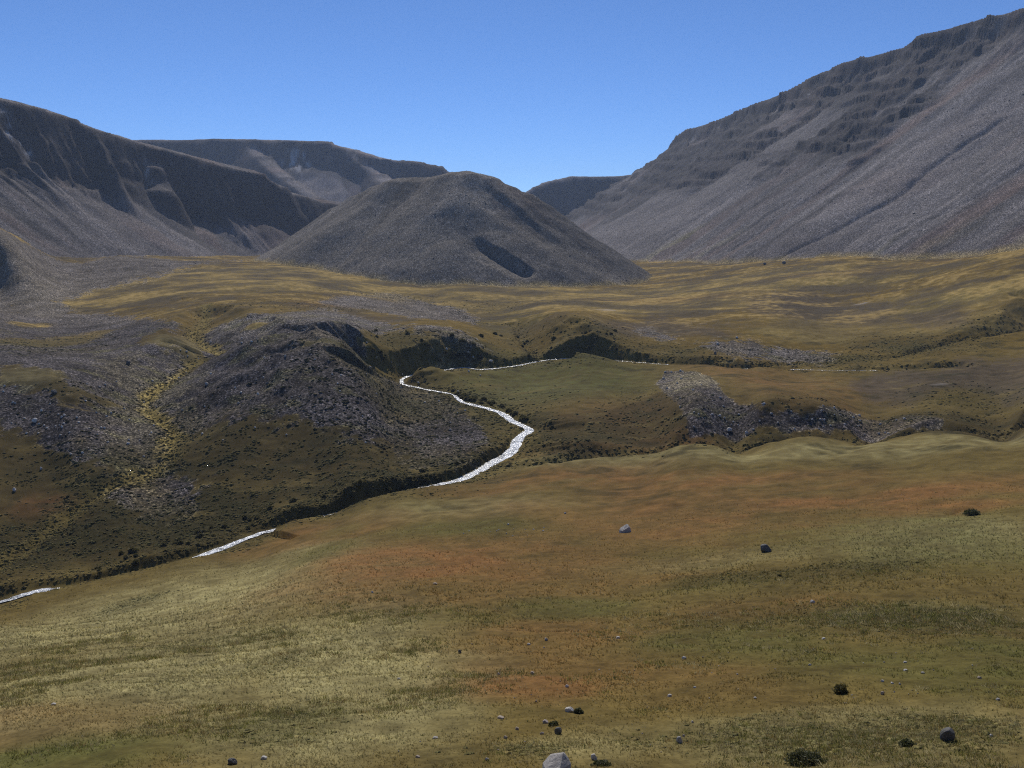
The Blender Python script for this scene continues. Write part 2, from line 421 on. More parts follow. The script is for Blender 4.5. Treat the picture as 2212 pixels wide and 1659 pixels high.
# ------------------------------------------------------------------ ground cover masks in ground coordinates
MB = Z.shape
nz1 = fbm(GX / GY * 420, LV * 190, 60, 4, seed=201)           # cover noise at an even grain
nzw = fbm(GX, GY, 22, 4, seed=202)
nzs = fbm(GX, GY, 6, 4, seed=203)
def ellipse(mask, ox, oy, rx, ry, amt=1.0, soft=0.6, rot=0.0, nz=0.5):
    X, Y, _ = hit(ox, oy)
    sx = rx * Y / FO
    _, ya, _ = hit(ox, oy + ry); _, yb, _ = hit(ox, oy - ry)
    yb = min(yb, Y * 1.6)
    sy = max(0.5 * (yb - ya), 0.3)
    r0, r1 = np.searchsorted(R, max(Y - sy * 2.2, 3)), np.searchsorted(R, Y + sy * 2.2) + 1
    c0, c1 = np.searchsorted(U, X / Y - 2.2 * rx / FO - .02), np.searchsorted(U, X / Y + 2.2 * rx / FO + .02) + 1
    sl = (slice(r0, r1), slice(c0, c1))
    ex, ey = (GX[sl] - X - rot * (GY[sl] - Y)) / sx, (GY[sl] - Y) / sy
    qd = np.hypot(ex, ey) + nz * nz1[sl] + 0.25 * nz * nzs[sl]
    mask[sl] = np.maximum(mask[sl], amt * sst(1 + soft, 1 - soft, qd))
def polygon(mask, pix, amt=1.0, soft=0.03, nz=0.07, lo=24):
    P = []
    for ox, oy in pix:
        X, Y, _ = hit(ox, oy, lo)
        P.append((3 * X / Y, math.log(Y)))
    P = np.array(P)
    r0, r1 = np.searchsorted(R, math.exp(P[:, 1].min() - .15)), np.searchsorted(R, math.exp(P[:, 1].max() + .15)) + 1
    c0, c1 = np.searchsorted(U, P[:, 0].min() / 3 - .05), np.searchsorted(U, P[:, 0].max() / 3 + .05) + 1
    sl = (slice(r0, r1), slice(c0, c1))
    a, b = 3 * GU[sl], LV[sl]
    inside = np.zeros(a.shape, bool); D = np.full(a.shape, 9, F32)
    for (x0, y0), (x1, y1) in zip(P, np.roll(P, -1, 0)):
        if y0 != y1:
            c = ((y0 > b) != (y1 > b)) & (a < (x1 - x0) * (b - y0) / (y1 - y0) + x0)
            inside ^= c
        L2 = (x1 - x0) ** 2 + (y1 - y0) ** 2 + 1e-12
        t = np.clip(((a - x0) * (x1 - x0) + (b - y0) * (y1 - y0)) / L2, 0, 1)
        D = np.minimum(D, np.hypot(a - x0 - t * (x1 - x0), b - y0 - t * (y1 - y0)))
    sd = np.where(inside, D, -D) + nz * nz1[sl] * 1.6 + nz * 0.6 * nzs[sl]
    mask[sl] = np.maximum(mask[sl], amt * sst(-soft, soft, sd))

GRV, RUST, GRN, STRAW, MOSS, SOIL, PALE = (np.zeros(MB, F32) for _ in range(7))
# bare gravel
for pg in [
 [(-220,800),(0,805),(60,812),(140,850),(220,880),(290,895),(330,930),(362,960),(338,998),(250,1002),(150,995),(60,975),(0,965),(-220,960)],
 [(-220,660),(0,660),(110,668),(230,675),(330,690),(395,706),(390,720),(340,718),(300,740),(350,760),(400,782),(380,826),(330,850),(250,868),(150,835),(60,800),(0,785),(-220,785)],
 [(430,738),(470,702),(530,692),(640,680),(760,688),(800,715),(790,780),(880,850),(960,870),(1050,925),(1080,955),(1000,985),(860,972),(720,958),(600,955),(520,925),(430,930),(360,880),(400,820),(445,790)],
 [(560,690),(700,668),(790,690),(900,702),(1010,722),(1090,765),(1050,775),(960,735),(860,718),(780,712)],
 [(1420,830),(1440,800),(1500,805),(1560,850),(1640,868),(1740,880),(1830,888),(1960,900),(2030,915),(1850,940),(1700,945),(1600,952),(1490,945),(1480,900)],
 [(1400,720),(1520,735),(1600,735),(1720,742),(1800,765),(1780,785),(1640,778),(1540,765)],
 [(-200,560),(0,560),(90,548),(250,553),(420,560),(560,556),(430,575),(340,600),(200,622),(60,640),(-200,640)],
 [(240,1070),(330,1012),(420,1010),(520,1000),(490,1035),(400,1095),(300,1108)],
 [(740,640),(860,640),(1000,660),(1050,700),(930,690),(800,668),(700,655)],
 [(-300,495),(0,505),(70,520),(115,560),(95,600),(0,625),(-300,640)],
]:
    polygon(GRV, pg, **(dict(soft=.009, nz=.02) if pg[0] == (1420,830) else {}))
for e in [(90,742,80,22),(60,812,90,18),(60,700,40,8),(700,735,60,8),(560,700,40,6)]:
    m = np.zeros(MB, F32); ellipse(m, *e); GRV *= 1 - 0.85 * m; STRAW[:] = np.maximum(STRAW, 0.4 * m)
for pg in [[(1580,640),(1760,650),(1900,665),(2050,680),(2100,700),(1950,710),(1780,700),(1640,670)],
           [(640,690),(760,675),(900,690),(840,700),(700,705)], [(1850,832),(1960,800),(2080,775),(2300,765),(2300,855),(2100,850),(1980,865),(1900,852)], [(1300,700),(1430,690),(1600,720),(1560,740),(1400,720)]]:
    polygon(SOIL, pg, nz=.09)
for e in [(0,560,150,70,1),(60,590,110,40,1)]:
    ellipse(GRV, *e[:4], amt=e[4], nz=.3)
# rust-red sward
for e in [(860,1215,280,45,.9),(800,1240,200,40,.7),(1180,1035,260,28,.6),(1500,1085,480,50,.55),(1000,1205,420,75,.55),(1500,1170,420,45,.4),(1250,1400,330,70,.4),(1500,1035,300,26,.7),(1900,1075,260,26,1),(1650,1120,220,24,.9),(2000,1100,250,18,.9),(1450,1140,250,30,.6),
          (1050,1230,200,50,.5),(1200,1360,140,28,.55),(1080,1370,70,20,.5),(1150,1480,180,28,.8),(1060,1440,100,20,.5),(1270,1400,160,30,.35),(1430,1460,300,60,.3),(60,1560,260,50,.5),
          (700,1150,200,22,.6),(1350,1180,260,35,.4),(1300,1270,300,30,.35),(1650,1310,200,22,.4),(1250,960,200,14,.4),(90,1090,60,26,.8),(1450,960,90,10,.7),(1560,800,150,18,.5),(1700,830,180,26,.5),
          (1750,850,150,22,.4),(1350,890,130,40,.4),(2180,1050,160,30,.7),(700,660,60,6,.6),(1450,650,160,8,.4),(1900,585,250,8,.4),(1000,1280,300,30,.4)]:
    ellipse(RUST, *e[:4], amt=e[4])
# green flushes
for e in [(1850,1150,330,45,.6),(2100,1180,260,60,.6),(1560,1390,220,40,.8),(1650,1400,120,28,.6),(2000,1440,300,60,.7),(2180,1400,120,25,.8),(1250,1310,160,24,.7),(1000,1140,170,16,.7),(130,1630,260,40,1),
          (700,1190,70,14,.6),(740,1150,60,12,.6),(620,1560,110,40,.5),(1050,840,140,40,.7),(1200,820,260,40,.85),(1000,1030,60,12,.5),(1090,695,70,22,.5),(180,1050,60,22,.6),(1120,700,60,20,.5),(1850,1060,130,10,.4),
          (1500,1190,120,14,.5),(1900,600,300,20,.2),(2080,640,160,14,.4),(1500,1270,180,20,.5),(1900,1330,250,25,.4),(980,1330,200,20,.25),(2150,1480,160,40,.5)]:
    ellipse(GRN, *e[:4], amt=e[4])
# pale straw
for e in [(350,1330,420,80,.9),(450,1420,500,80,1),(200,1440,300,50,.7),(750,1450,280,70,1),(750,1550,300,70,.85),(350,1280,250,30,.5),(2000,960,300,22,.45),(1700,975,260,20,.5),(1300,990,200,16,.4),(1700,1580,400,40,.5),
          (2000,1560,300,40,.5),(850,1490,200,60,.7),(300,630,330,22,1),(500,600,300,20,1),(150,640,250,14,1),(700,580,160,10,.8),(1600,615,300,18,.7),(1400,640,300,14,.7),(2000,660,250,30,.6),(1900,700,200,16,.8),
          (2100,690,160,14,1),(1750,720,100,14,.8),(1350,660,250,14,.7),(2180,705,120,14,.9),(340,870,40,50,.8),(420,745,60,30,.8),(1000,640,400,14,.8),(1100,660,200,10,.7),(1140,850,120,20,.3),(1000,1100,250,20,.3),
          (1640,1200,300,20,.3),(2050,1160,260,50,.6),(1750,1600,420,50,.55),(1250,1610,200,30,.4),(1200,640,300,14,.8),(650,1185,80,14,.4),(1950,1330,200,30,.3)]:
    ellipse(STRAW, *e[:4], amt=e[4])
# heath and cushion plants
for e in [(900,880,240,70,.75),(750,920,300,60,.6),(560,900,160,60,.45),(600,1000,300,36,.8),(300,1000,200,30,.7),(200,1030,160,24,.9),(550,1090,350,50,.8),(300,1150,300,60,.85),(60,1180,120,60,.9),(850,1030,200,24,.8),
          (1500,880,60,60,.15),(1650,920,200,36,.3),(1900,925,250,20,.45),(1400,900,90,60,.3),(1350,930,180,30,.35),(950,750,170,45,.7),(1250,740,150,50,.6),(1500,760,130,24,.5),(1980,745,120,22,.8),
          (400,920,60,40,.5),(1200,960,80,24,.6),(950,1000,140,24,.7),(2180,720,100,20,.5),(1800,780,100,14,.7),(100,750,140,24,.35),(1700,1240,300,16,.55),(1950,1340,240,30,.7),(1700,1330,220,16,.4),(600,1430,60,26,.3),
          (620,1560,110,40,.28),(480,1390,200,12,.22),(300,1300,60,16,.5),(1750,1590,330,40,.5),(2050,1570,150,30,.5),(1100,1620,120,16,.3),(200,860,110,40,.3),(1060,660,110,12,.5),(900,650,150,10,.4),(640,660,150,10,.4),
          (2090,860,140,30,.35),(1250,560,10,10,.0)]:
    ellipse(MOSS, *e[:4], amt=e[4])
for e in [(1860,656,16,1.6),(1310,670,24,2),(2030,830,16,2)]:
    ellipse(PALE, *e, amt=.3 if e[1] > 800 else .75, soft=.5, nz=.8)

flat = LAB == 0
grv = np.clip(GRV, 0, 1) * flat
grv = sst(.06, .65, grv * (1.05 + .7 * nzw + .6 * nzs)) * (1 - 0.75 * MOSS * sst(-.15, .25, nz1))
moss = np.clip(1.15 * MOSS * sst(-.5, .12, .55 * nz1 + .5 * nzw + .4 * nzs), 0, 1) * flat
mid = sst(430, 640, GY)                                        # the golden plateau beyond the stream
near_bank = np.zeros(MB, F32)
for Dd, w in ((D_st, 14), (D_gl, 10), (D_gr, 10), (D_gb, 9), (D_gc, 9)):
    near_bank[mrow] = np.maximum(near_bank[mrow], sst(w, w * .3, Dd))
DSTF = np.ones(MB, F32); DSTF[mrow] = sst(2.2, 4.5, D_st)
# hummocks of heath and tussock: real relief
hum = fbm(GX, GY, 2.3, 2, seed=301, ridged=True)
hum2 = fbm(GX, GY, 1.0, 2, seed=302)
Z += flat * (moss * (0.38 * hum + 0.16 * hum2) + near_bank * sst(220, 300, GY) * (0.25 * hum + .9 * fbm(GX, GY, 7, 3, seed=307)) * DSTF) * sst(60, 160, GY)
Z += flat * grv * fbm(GX, GY, 1.6, 2, seed=303) * 0.16
Z += flat * (1 - sst(100, 260, GY)) * (fbm(GX, GY, 2.6, 3, seed=304) * 0.13 + moss * np.abs(fbm(GX, GY, 0.8, 2, seed=305)) * 0.25)
Z += flat * sst(700, 800, GY) * np.abs(fbm(GX, GY, 9, 2, seed=306)) * 0.5

# ------------------------------------------------------------------ albedo
def c3(*a): return np.array(a, F32)
def mix(A, c, m): return A + (c - A) * m[..., None]
C = np.broadcast_to(c3(.142, .102, .030), MB + (3,)).copy()
C = mix(C, c3(.192, .120, .018), mid * 0.8)
C = mix(C, c3(.100, .074, .020), sst(.0, .45, nzw) * .55)
C = mix(C, c3(.320, .275, .120), np.clip(STRAW * (0.95 + nzs * .8), 0, 1) * (1 - .35 * mid))
C = mix(C, c3(.26, .170, .040), STRAW * mid * .75)
C = mix(C, c3(.222, .106, .036), np.clip(RUST * (0.9 + .9 * nzw + .5 * nzs), 0, 1) * .8)
C = mix(C, c3(.092, .096, .026), np.clip(GRN * (0.85 + .6 * nzs), 0, 1) * .85)
C = mix(C, c3(.082, .062, .046), SOIL * .7)
# bank grass: yellow on the stream sides
C = mix(C, c3(.20, .150, .045), near_bank * sst(-.2, .3, nzs) * .6)
C = mix(C, c3(.052, .048, .016), moss * .8)
C = mix(C, c3(.046, .040, .036) * (1 + .9 * nzw[..., None]), grv * .95)
C = mix(C, c3(.075, .062, .032), grv * sst(.12, .4, nz1 + .5 * nzs) * np.where(GY > 600, .15, .6))
DARKER = np.zeros(MB, F32)
polygon(DARKER, [(-100,1330),(0,1292),(240,1240),(470,1180),(640,1110),(850,1040),(1000,1030),(1090,955),(1000,880),(870,820),(700,720),(400,705),(0,665),(-100,665)])
polygon(DARKER, [(1150,905),(1300,885),(1420,850),(1560,858),(1740,876),(1960,895),(2250,900),(2250,940),(1850,945),(1600,957),(1480,955),(1300,985),(1180,985)], soft=.012, nz=.03)
C = mix(C, C * c3(.62, .62, .68), DARKER * (1 - sst(620, 760, GY)))  # ground toned darker left of the stream and along the right bank
C = mix(C, c3(.40, .36, .33), PALE)
nzp = fbm(GX * .55, GY, 46, 6, gain=.66, seed=205)
pl = flat * sst(560, 700, GY) * (1 - grv)
C = mix(C, c3(.078, .060, .036), pl * sst(-.2, .24, nzp + .35 * nzs) * .8)
C = mix(C, c3(.38, .26, .085), pl * sst(-.02, .42, -nzp + .35 * nzs) * .8)
nzm = fbm(GX * .6, GY, 16, 5, gain=.65, seed=206)
md = flat * sst(190, 300, GY) * (1 - sst(560, 700, GY))
C = mix(C, c3(.045, .040, .016), md * sst(.08, .35, nzm) * .6)
C = mix(C, c3(.17, .125, .042), md * (1 - grv) * sst(.12, .35, -nzm) * .5)
# mountains
tal = fbm(SR, TR * .08, 24, 5, seed=401)
tal2 = fbm(SR, TR * .2, 110, 3, seed=402)
mt = ~flat
base = np.array([[0, 0, 0], [.050, .045, .040], [.050, .044, .041], [.057, .051, .048], [.075, .066, .063], [.07, .064, .064]], F32)[LAB]
tal3 = fbm(SR, TR * .04, 9, 3, seed=405)
M = base * (1 + .75 * tal + .45 * tal2 + .45 * tal3)[..., None]
M = mix(M, base * c3(1.12, .86, .74), sst(.05, .5, fbm(SR, TR * .12, 60, 3, seed=403)) * .6)
M = mix(M, base * c3(.42, .41, .43), np.clip(CLF * (.8 + .7 * nzw), 0, 1) * .85)
olive = (LAB == 3) * sst(.1, .4, fbm(SR, TR * .15, 70, 3, seed=404)) * sst(450, 600, TR) * .5
M = mix(M, c3(.10, .085, .04), olive)
M = mix(M, base * c3(1.5, 1.4, 1.2), (LAB == 1) * sst(1290, 1180, 0 * GY + SR + 1000) * .35)  # left flank browner, with its sunlit brightness painted into the scree colour
dh = Z - ZB + 5 * nzw + 4 * nz1
M = mix(M, c3(.125, .092, .034), mt * (LAB != 2) * sst(7, -1, dh) * .75)
PALE_LIT = np.zeros(MB, F32)  # pale outcrops, plus the sunlit spur painted into the rock colour
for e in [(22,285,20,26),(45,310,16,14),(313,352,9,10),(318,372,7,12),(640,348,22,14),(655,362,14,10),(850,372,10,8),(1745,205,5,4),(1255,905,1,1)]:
    ellipse(PALE_LIT, *e, amt=.9, soft=.5, nz=1.3)
M = mix(M, c3(.26, .245, .235), PALE_LIT * mt * sst(-.05, .25, nzw + .4 * nzs) * .8)
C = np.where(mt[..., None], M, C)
gly = np.zeros(MB, F32); gly[mrow] = sst(6, .8, D_gl + 6 * nzw[mrow] + 2.5 * nzs[mrow]) * (.5 + .5 * sst(290, 360, GY[mrow]))
C = mix(C, c3(.235, .175, .050), gly * flat * .75)
grv = grv * (1 - .8 * gly)
nzf = fbm(GX, GY, 1.7, 4, gain=.7, seed=207) * (1 - sst(150, 320, GY))
C = np.clip(C * (1 + .42 * nzs + .55 * nzf + .25 * nz1 + .25 * nzw)[..., None], .012, .8)
spk = np.where(mt, .55 + .45 * (1 - CLF), grv)
grass = np.where(mt, 0, np.clip(1 - grv - .2 * moss, 0, 1))

# ------------------------------------------------------------------ ground material
def ground_material(name):
    m = bpy.data.materials.new(name); m.use_nodes = True
    nt = m.node_tree; N = nt.nodes; L = nt.links
    bs = N["Principled BSDF"]
    bs.inputs['Roughness'].default_value = 0.9
    bs.inputs['Specular IOR Level'].default_value = 0.04
    col = N.new("ShaderNodeAttribute"); col.attribute_name = "Col"
    msk = N.new("ShaderNodeAttribute"); msk.attribute_name = "Msk"
    sep = N.new("ShaderNodeSeparateColor"); L.new(msk.outputs['Color'], sep.inputs[0])
    geo = N.new("ShaderNodeNewGeometry")
    def tex(kind, scale, detail=4, **kw):
        t = N.new(kind); L.new(geo.outputs['Position'], t.inputs['Vector'])
        t.inputs['Scale'].default_value = scale
        if 'Detail' in t.inputs: t.inputs['Detail'].default_value = detail
        return t
    def mth(op, a, b=None, c=None):
        t = N.new("ShaderNodeMath"); t.operation = op
        for i, v in enumerate((a, b, c)):
            if v is None: continue
            if isinstance(v, (int, float)): t.inputs[i].default_value = v
            else: L.new(v, t.inputs[i])
        return t.outputs[0]
    vo = tex("ShaderNodeTexVoronoi", 1.5)
    vs = N.new("ShaderNodeSeparateColor"); L.new(vo.outputs['Color'], vs.inputs[0])
    vo2 = tex("ShaderNodeTexVoronoi", 2.6)
    vs2 = N.new("ShaderNodeSeparateColor"); L.new(vo2.outputs['Color'], vs2.inputs[0])
    # stones: cells of differing grey, a few pale
    pw = mth('POWER', vs.outputs[0], 5.0)
    st = mth('ADD', mth('MULTIPLY', pw, .8), mth('ADD', mth('MULTIPLY', vs2.outputs[1], .6), .4))
    f1 = mth('ADD', 1.0, mth('MULTIPLY', mth('SUBTRACT', st, 1.0), sep.outputs[0]))
    ng = tex("ShaderNodeTexNoise", 3.2, 6)
    ng.inputs['Roughness'].default_value = .75
    n2 = tex("ShaderNodeTexNoise", 0.35, 5)
    n2.inputs['Roughness'].default_value = .7
    g1 = mth('ADD', mth('MULTIPLY', ng.outputs[0], 1.5), .25)
    f2 = mth('ADD', 1.0, mth('MULTIPLY', mth('SUBTRACT', g1, 1.0), sep.outputs[1]))
    f3 = mth('ADD', mth('MULTIPLY', n2.outputs[0], .7), .65)
    f = mth('MULTIPLY', mth('MULTIPLY', f1, f2), f3)
    vm = N.new("ShaderNodeVectorMath"); vm.operation = 'SCALE'
    L.new(col.outputs['Color'], vm.inputs[0]); L.new(f, vm.inputs['Scale'])
    L.new(vm.outputs[0], bs.inputs['Base Color'])
    h = mth('ADD', mth('MULTIPLY', mth('MULTIPLY', vo.outputs['Distance'], sep.outputs[0]), -.05),
            mth('ADD', mth('MULTIPLY', ng.outputs[0], .045), mth('MULTIPLY', n2.outputs[0], .22)))
    bp = N.new("ShaderNodeBump"); bp.inputs['Strength'].default_value = .8; bp.inputs['Distance'].default_value = 1.0
    L.new(h, bp.inputs['Height']); L.new(bp.outputs[0], bs.inputs['Normal'])
    return m
MG = ground_material("ground_cover")

def make_mesh(name, V, Fq, mat, attrs=None, smooth=True, tri=False):
    me = bpy.data.meshes.new(name)
    k = Fq.shape[1]
    me.vertices.add(len(V)); me.vertices.foreach_set("co", np.ascontiguousarray(V, F32).ravel())
    me.loops.add(Fq.size); me.loops.foreach_set("vertex_index", np.ascontiguousarray(Fq, np.int32).ravel())
    me.polygons.add(len(Fq)); me.polygons.foreach_set("loop_start", np.arange(0, Fq.size, k, dtype=np.int32))
    me.polygons.foreach_set("loop_total", np.full(len(Fq), k, np.int32))
    if smooth: me.polygons.foreach_set("use_smooth", np.ones(len(Fq), bool))
    me.update(calc_edges=True)
    for an, arr in (attrs or {}).items():
        a = me.attributes.new(an, 'FLOAT_COLOR', 'POINT')
        full = np.ones((len(V), 4), F32); full[:, :arr.shape[1]] = arr
        a.data.foreach_set("color", full.ravel())
    me.materials.append(mat)
    o = bpy.data.objects.new(name, me); COL.objects.link(o)
    return o

VV = np.stack([GX, GY, Z], -1).reshape(-1, 3)
CC = C.reshape(-1, 3)
MM = np.stack([spk, grass, CLF], -1).reshape(-1, 3)
idx = np.arange(NR * NU).reshape(NR, NU)
quads = np.stack([idx[:-1, :-1], idx[:-1, 1:], idx[1:, 1:], idx[1:, :-1]], -1).reshape(-1, 4)
ql = LAB.reshape(-1)[quads].max(1)
for lab, nm, desc in [(0, "ground", "valley floor of olive, rust and golden grass with dark gravel mounds"),
                      (1, "cone_hill", "grey conical scree hill in the middle of the valley"),
                      (2, "left_mountain", "long scree mountain with shaded cliffs at the left"),
                      (3, "right_mountain", "tall dark scree mountain with rock bands at the right"),
                      (4, "far_left_mountain", "distant brown plateau mountain behind the left ridge"),
                      (5, "far_right_mountain", "distant shaded plateau behind the gap in the valley")]:
    qq = quads[ql == lab]
    used, inv = np.unique(qq, return_inverse=True)
    o = make_mesh(nm, VV[used], inv.reshape(-1, 4), MG, {"Col": CC[used], "Msk": MM[used]})
    o["kind"] = "structure"; o["label"] = desc

# ------------------------------------------------------------------ the stream
def node_mat(name):
    m = bpy.data.materials.new(name); m.use_nodes = True
    return m, m.node_tree.nodes, m.node_tree.links, m.node_tree.nodes["Principled BSDF"]

def water_material():
    m, N, L, bs = node_mat("stream_water")
    geo = N.new("ShaderNodeNewGeometry")
    n1 = N.new("ShaderNodeTexNoise"); n1.inputs['Scale'].default_value = 1.6; n1.inputs['Detail'].default_value = 4
    n2 = N.new("ShaderNodeTexNoise"); n2.inputs['Scale'].default_value = 0.5; n2.inputs['Detail'].default_value = 5
    L.new(geo.outputs['Position'], n1.inputs['Vector']); L.new(geo.outputs['Position'], n2.inputs['Vector'])
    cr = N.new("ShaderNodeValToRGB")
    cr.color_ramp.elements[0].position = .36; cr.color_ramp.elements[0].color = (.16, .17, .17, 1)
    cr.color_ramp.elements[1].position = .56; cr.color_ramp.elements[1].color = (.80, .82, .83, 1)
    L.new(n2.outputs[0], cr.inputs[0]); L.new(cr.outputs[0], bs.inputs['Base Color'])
    bs.inputs['Roughness'].default_value = .22
    bs.inputs['Specular IOR Level'].default_value = .8
    bp = N.new("ShaderNodeBump"); bp.inputs['Strength'].default_value = 1; bp.inputs['Distance'].default_value = .5
    L.new(n1.outputs[0], bp.inputs['Height']); L.new(bp.outputs[0], bs.inputs['Normal'])
    return m
seg = np.hypot(np.diff(ST[:, 0]), np.diff(ST[:, 1])); cum = np.concatenate([[0], np.cumsum(seg)])
ns = int(cum[-1] / 1.0)
ss = np.linspace(0, cum[-1], ns)
sx, sy, sz = (np.interp(ss, cum, ST[:, k]) for k in range(3))
tx, ty = np.gradient(sx), np.gradient(sy); tl = np.hypot(tx, ty); nx_, ny_ = -ty / tl, tx / tl
wbase = np.interp(np.arange(ns), np.interp(np.interp([0,5,8,12,15,18,22,25,28,31,34,38,41], np.arange(len(STD)), cum[::4][:len(STD)]), ss, np.arange(ns)), [.3,.4,.8,1.35,1.3,.9,.95,1.2,1.75,1.9,1.5,1.25,1.3])
hw = .85 * wbase * (1 + .45 * perlin(ss / 14, ss * 0 + .5, 5) + .3 * perlin(ss / 5, ss * 0 + .5, 6)) + .9 * sst(.55, .62, ss / cum[-1]) * (1 - sst(.72, .8, ss / cum[-1])) 
off = .5 * perlin(ss / 9, ss * 0 + 2.5, 8)
cr_ = np.linspace(-1, 1, 7)
SX = sx[:, None] + nx_[:, None] * (cr_[None] * hw[:, None] + off[:, None]); SY = sy[:, None] + ny_[:, None] * (cr_[None] * hw[:, None] + off[:, None])
SZ = sz[:, None] + .02 + .10 * perlin(SX / 1.3, SY / 1.3, 9) + 0.06 * perlin(SX / .6, SY / .6, 10)
ii = np.arange(ns * 7).reshape(ns, 7)
fq = np.stack([ii[:-1, :-1], ii[1:, :-1], ii[1:, 1:], ii[:-1, 1:]], -1).reshape(-1, 4)
o = make_mesh("stream_water", np.stack([SX, SY, SZ], -1).reshape(-1, 3), fq, water_material())
o["kind"] = "structure"; o["label"] = "white glittering mountain stream winding through the valley"

# ------------------------------------------------------------------ rocks
def attr_material(name, rough=.75, spec=.4, bump=.02, nscale=6.0, var=.5):
    m, N, L, bs = node_mat(name)
    bs.inputs['Roughness'].default_value = rough; bs.inputs['Specular IOR Level'].default_value = spec
    a = N.new("ShaderNodeAttribute"); a.attribute_name = "Col"
    geo = N.new("ShaderNodeNewGeometry")
    t = N.new("ShaderNodeTexNoise"); t.inputs['Scale'].default_value = nscale; t.inputs['Detail'].default_value = 5
    L.new(geo.outputs['Position'], t.inputs['Vector'])
    ma = N.new("ShaderNodeMath"); ma.operation = 'MULTIPLY_ADD'; ma.inputs[1].default_value = var * 2; ma.inputs[2].default_value = 1 - var
    L.new(t.outputs[0], ma.inputs[0])
    vm = N.new("ShaderNodeVectorMath"); vm.operation = 'SCALE'
    L.new(a.outputs['Color'], vm.inputs[0]); L.new(ma.outputs[0], vm.inputs['Scale']); L.new(vm.outputs[0], bs.inputs['Base Color'])
    bp = N.new("ShaderNodeBump"); bp.inputs['Distance'].default_value = bump; bp.inputs['Strength'].default_value = .8
    L.new(t.outputs[0], bp.inputs['Height']); L.new(bp.outputs[0], bs.inputs['Normal'])
    return m

def rock_material(name, c1, c2, lichen=None, nscale=3.0):
    m, N, L, bs = node_mat(name)
    bs.inputs['Roughness'].default_value = .7; bs.inputs['Specular IOR Level'].default_value = .4
    tc = N.new("ShaderNodeTexCoord")
    t = N.new("ShaderNodeTexNoise"); t.inputs['Scale'].default_value = nscale; t.inputs['Detail'].default_value = 8; t.inputs['Roughness'].default_value = .7
    L.new(tc.outputs['Object'], t.inputs['Vector'])
    cr = N.new("ShaderNodeValToRGB"); e = cr.color_ramp.elements
    e[0].position = .35; e[0].color = (*c1, 1); e[1].position = .65; e[1].color = (*c2, 1)
    L.new(t.outputs[0], cr.inputs[0])
    out = cr.outputs[0]
    if lichen:
        t2 = N.new("ShaderNodeTexNoise"); t2.inputs['Scale'].default_value = nscale * 1.7; t2.inputs['Detail'].default_value = 6
        L.new(tc.outputs['Object'], t2.inputs['Vector'])
        c2r = N.new("ShaderNodeValToRGB"); c2r.color_ramp.elements[0].position = .56; c2r.color_ramp.elements[1].position = .62
        L.new(t2.outputs[0], c2r.inputs[0])
        mx = N.new("ShaderNodeMix"); mx.data_type = 'RGBA'
        L.new(c2r.outputs[0], mx.inputs[0]); L.new(out, mx.inputs[6]); mx.inputs[7].default_value = (*lichen, 1)
        out = mx.outputs[2]
    L.new(out, bs.inputs['Base Color'])
    bp = N.new("ShaderNodeBump"); bp.inputs['Distance'].default_value = .06; bp.inputs['Strength'].default_value = .9
    L.new(t.outputs[0], bp.inputs['Height']); L.new(bp.outputs[0], bs.inputs['Normal'])
    return m

RM_ = dict(grey=rock_material("grey_rock", (.33, .30, .26), (.50, .455, .40), (.55, .51, .45)),
           pale=rock_material("pale_rock", (.56, .51, .44), (.74, .69, .61), (.34, .30, .25)),
           tan=rock_material("tan_rock", (.36, .28, .20), (.52, .42, .32)),
           dark=rock_material("dark_rock", (.075, .07, .066), (.15, .14, .13), (.12, .12, .075)),
           pink=rock_material("pinkish_grey_rock", (.30, .24, .20), (.44, .36, .31)))

def rock_mesh(name, seed, sub=3, planes=9, cut=.62, rough=.07, dims=(1, 1, 1), peak=None):
    r = random.Random(seed)
    bm = bmesh.new()
    bmesh.ops.create_icosphere(bm, subdivisions=sub, radius=1)
    pl = []
    for _ in range(planes):
        v = Vector((r.gauss(0, 1), r.gauss(0, 1), r.gauss(0, .8))).normalized()
        pl.append((v, r.uniform(cut, .92)))
    for v in bm.verts:
        p = v.co.copy()
        for n_, c_ in pl:
            d = p.dot(n_) - c_
            if d > 0: p -= n_ * d
        p += p.normalized() * (mnoise.noise(p * 2.3 + Vector((seed, 0, 0))) * rough + mnoise.noise(p * 6 + Vector((0, seed, 0))) * rough * .4)
        v.co = Vector((p.x * dims[0], p.y * dims[1], p.z * dims[2]))
    me = bpy.data.meshes.new(name)
    bm.to_mesh(me); bm.free()
    return me
PROTO = [rock_mesh("stone_shape", 11 + k, dims=d) for k, d in enumerate([(1, .8, .6), (1, .9, .8), (1, .7, .35), (1, 1, .7), (1, .75, .5), (1, .85, .95)])]

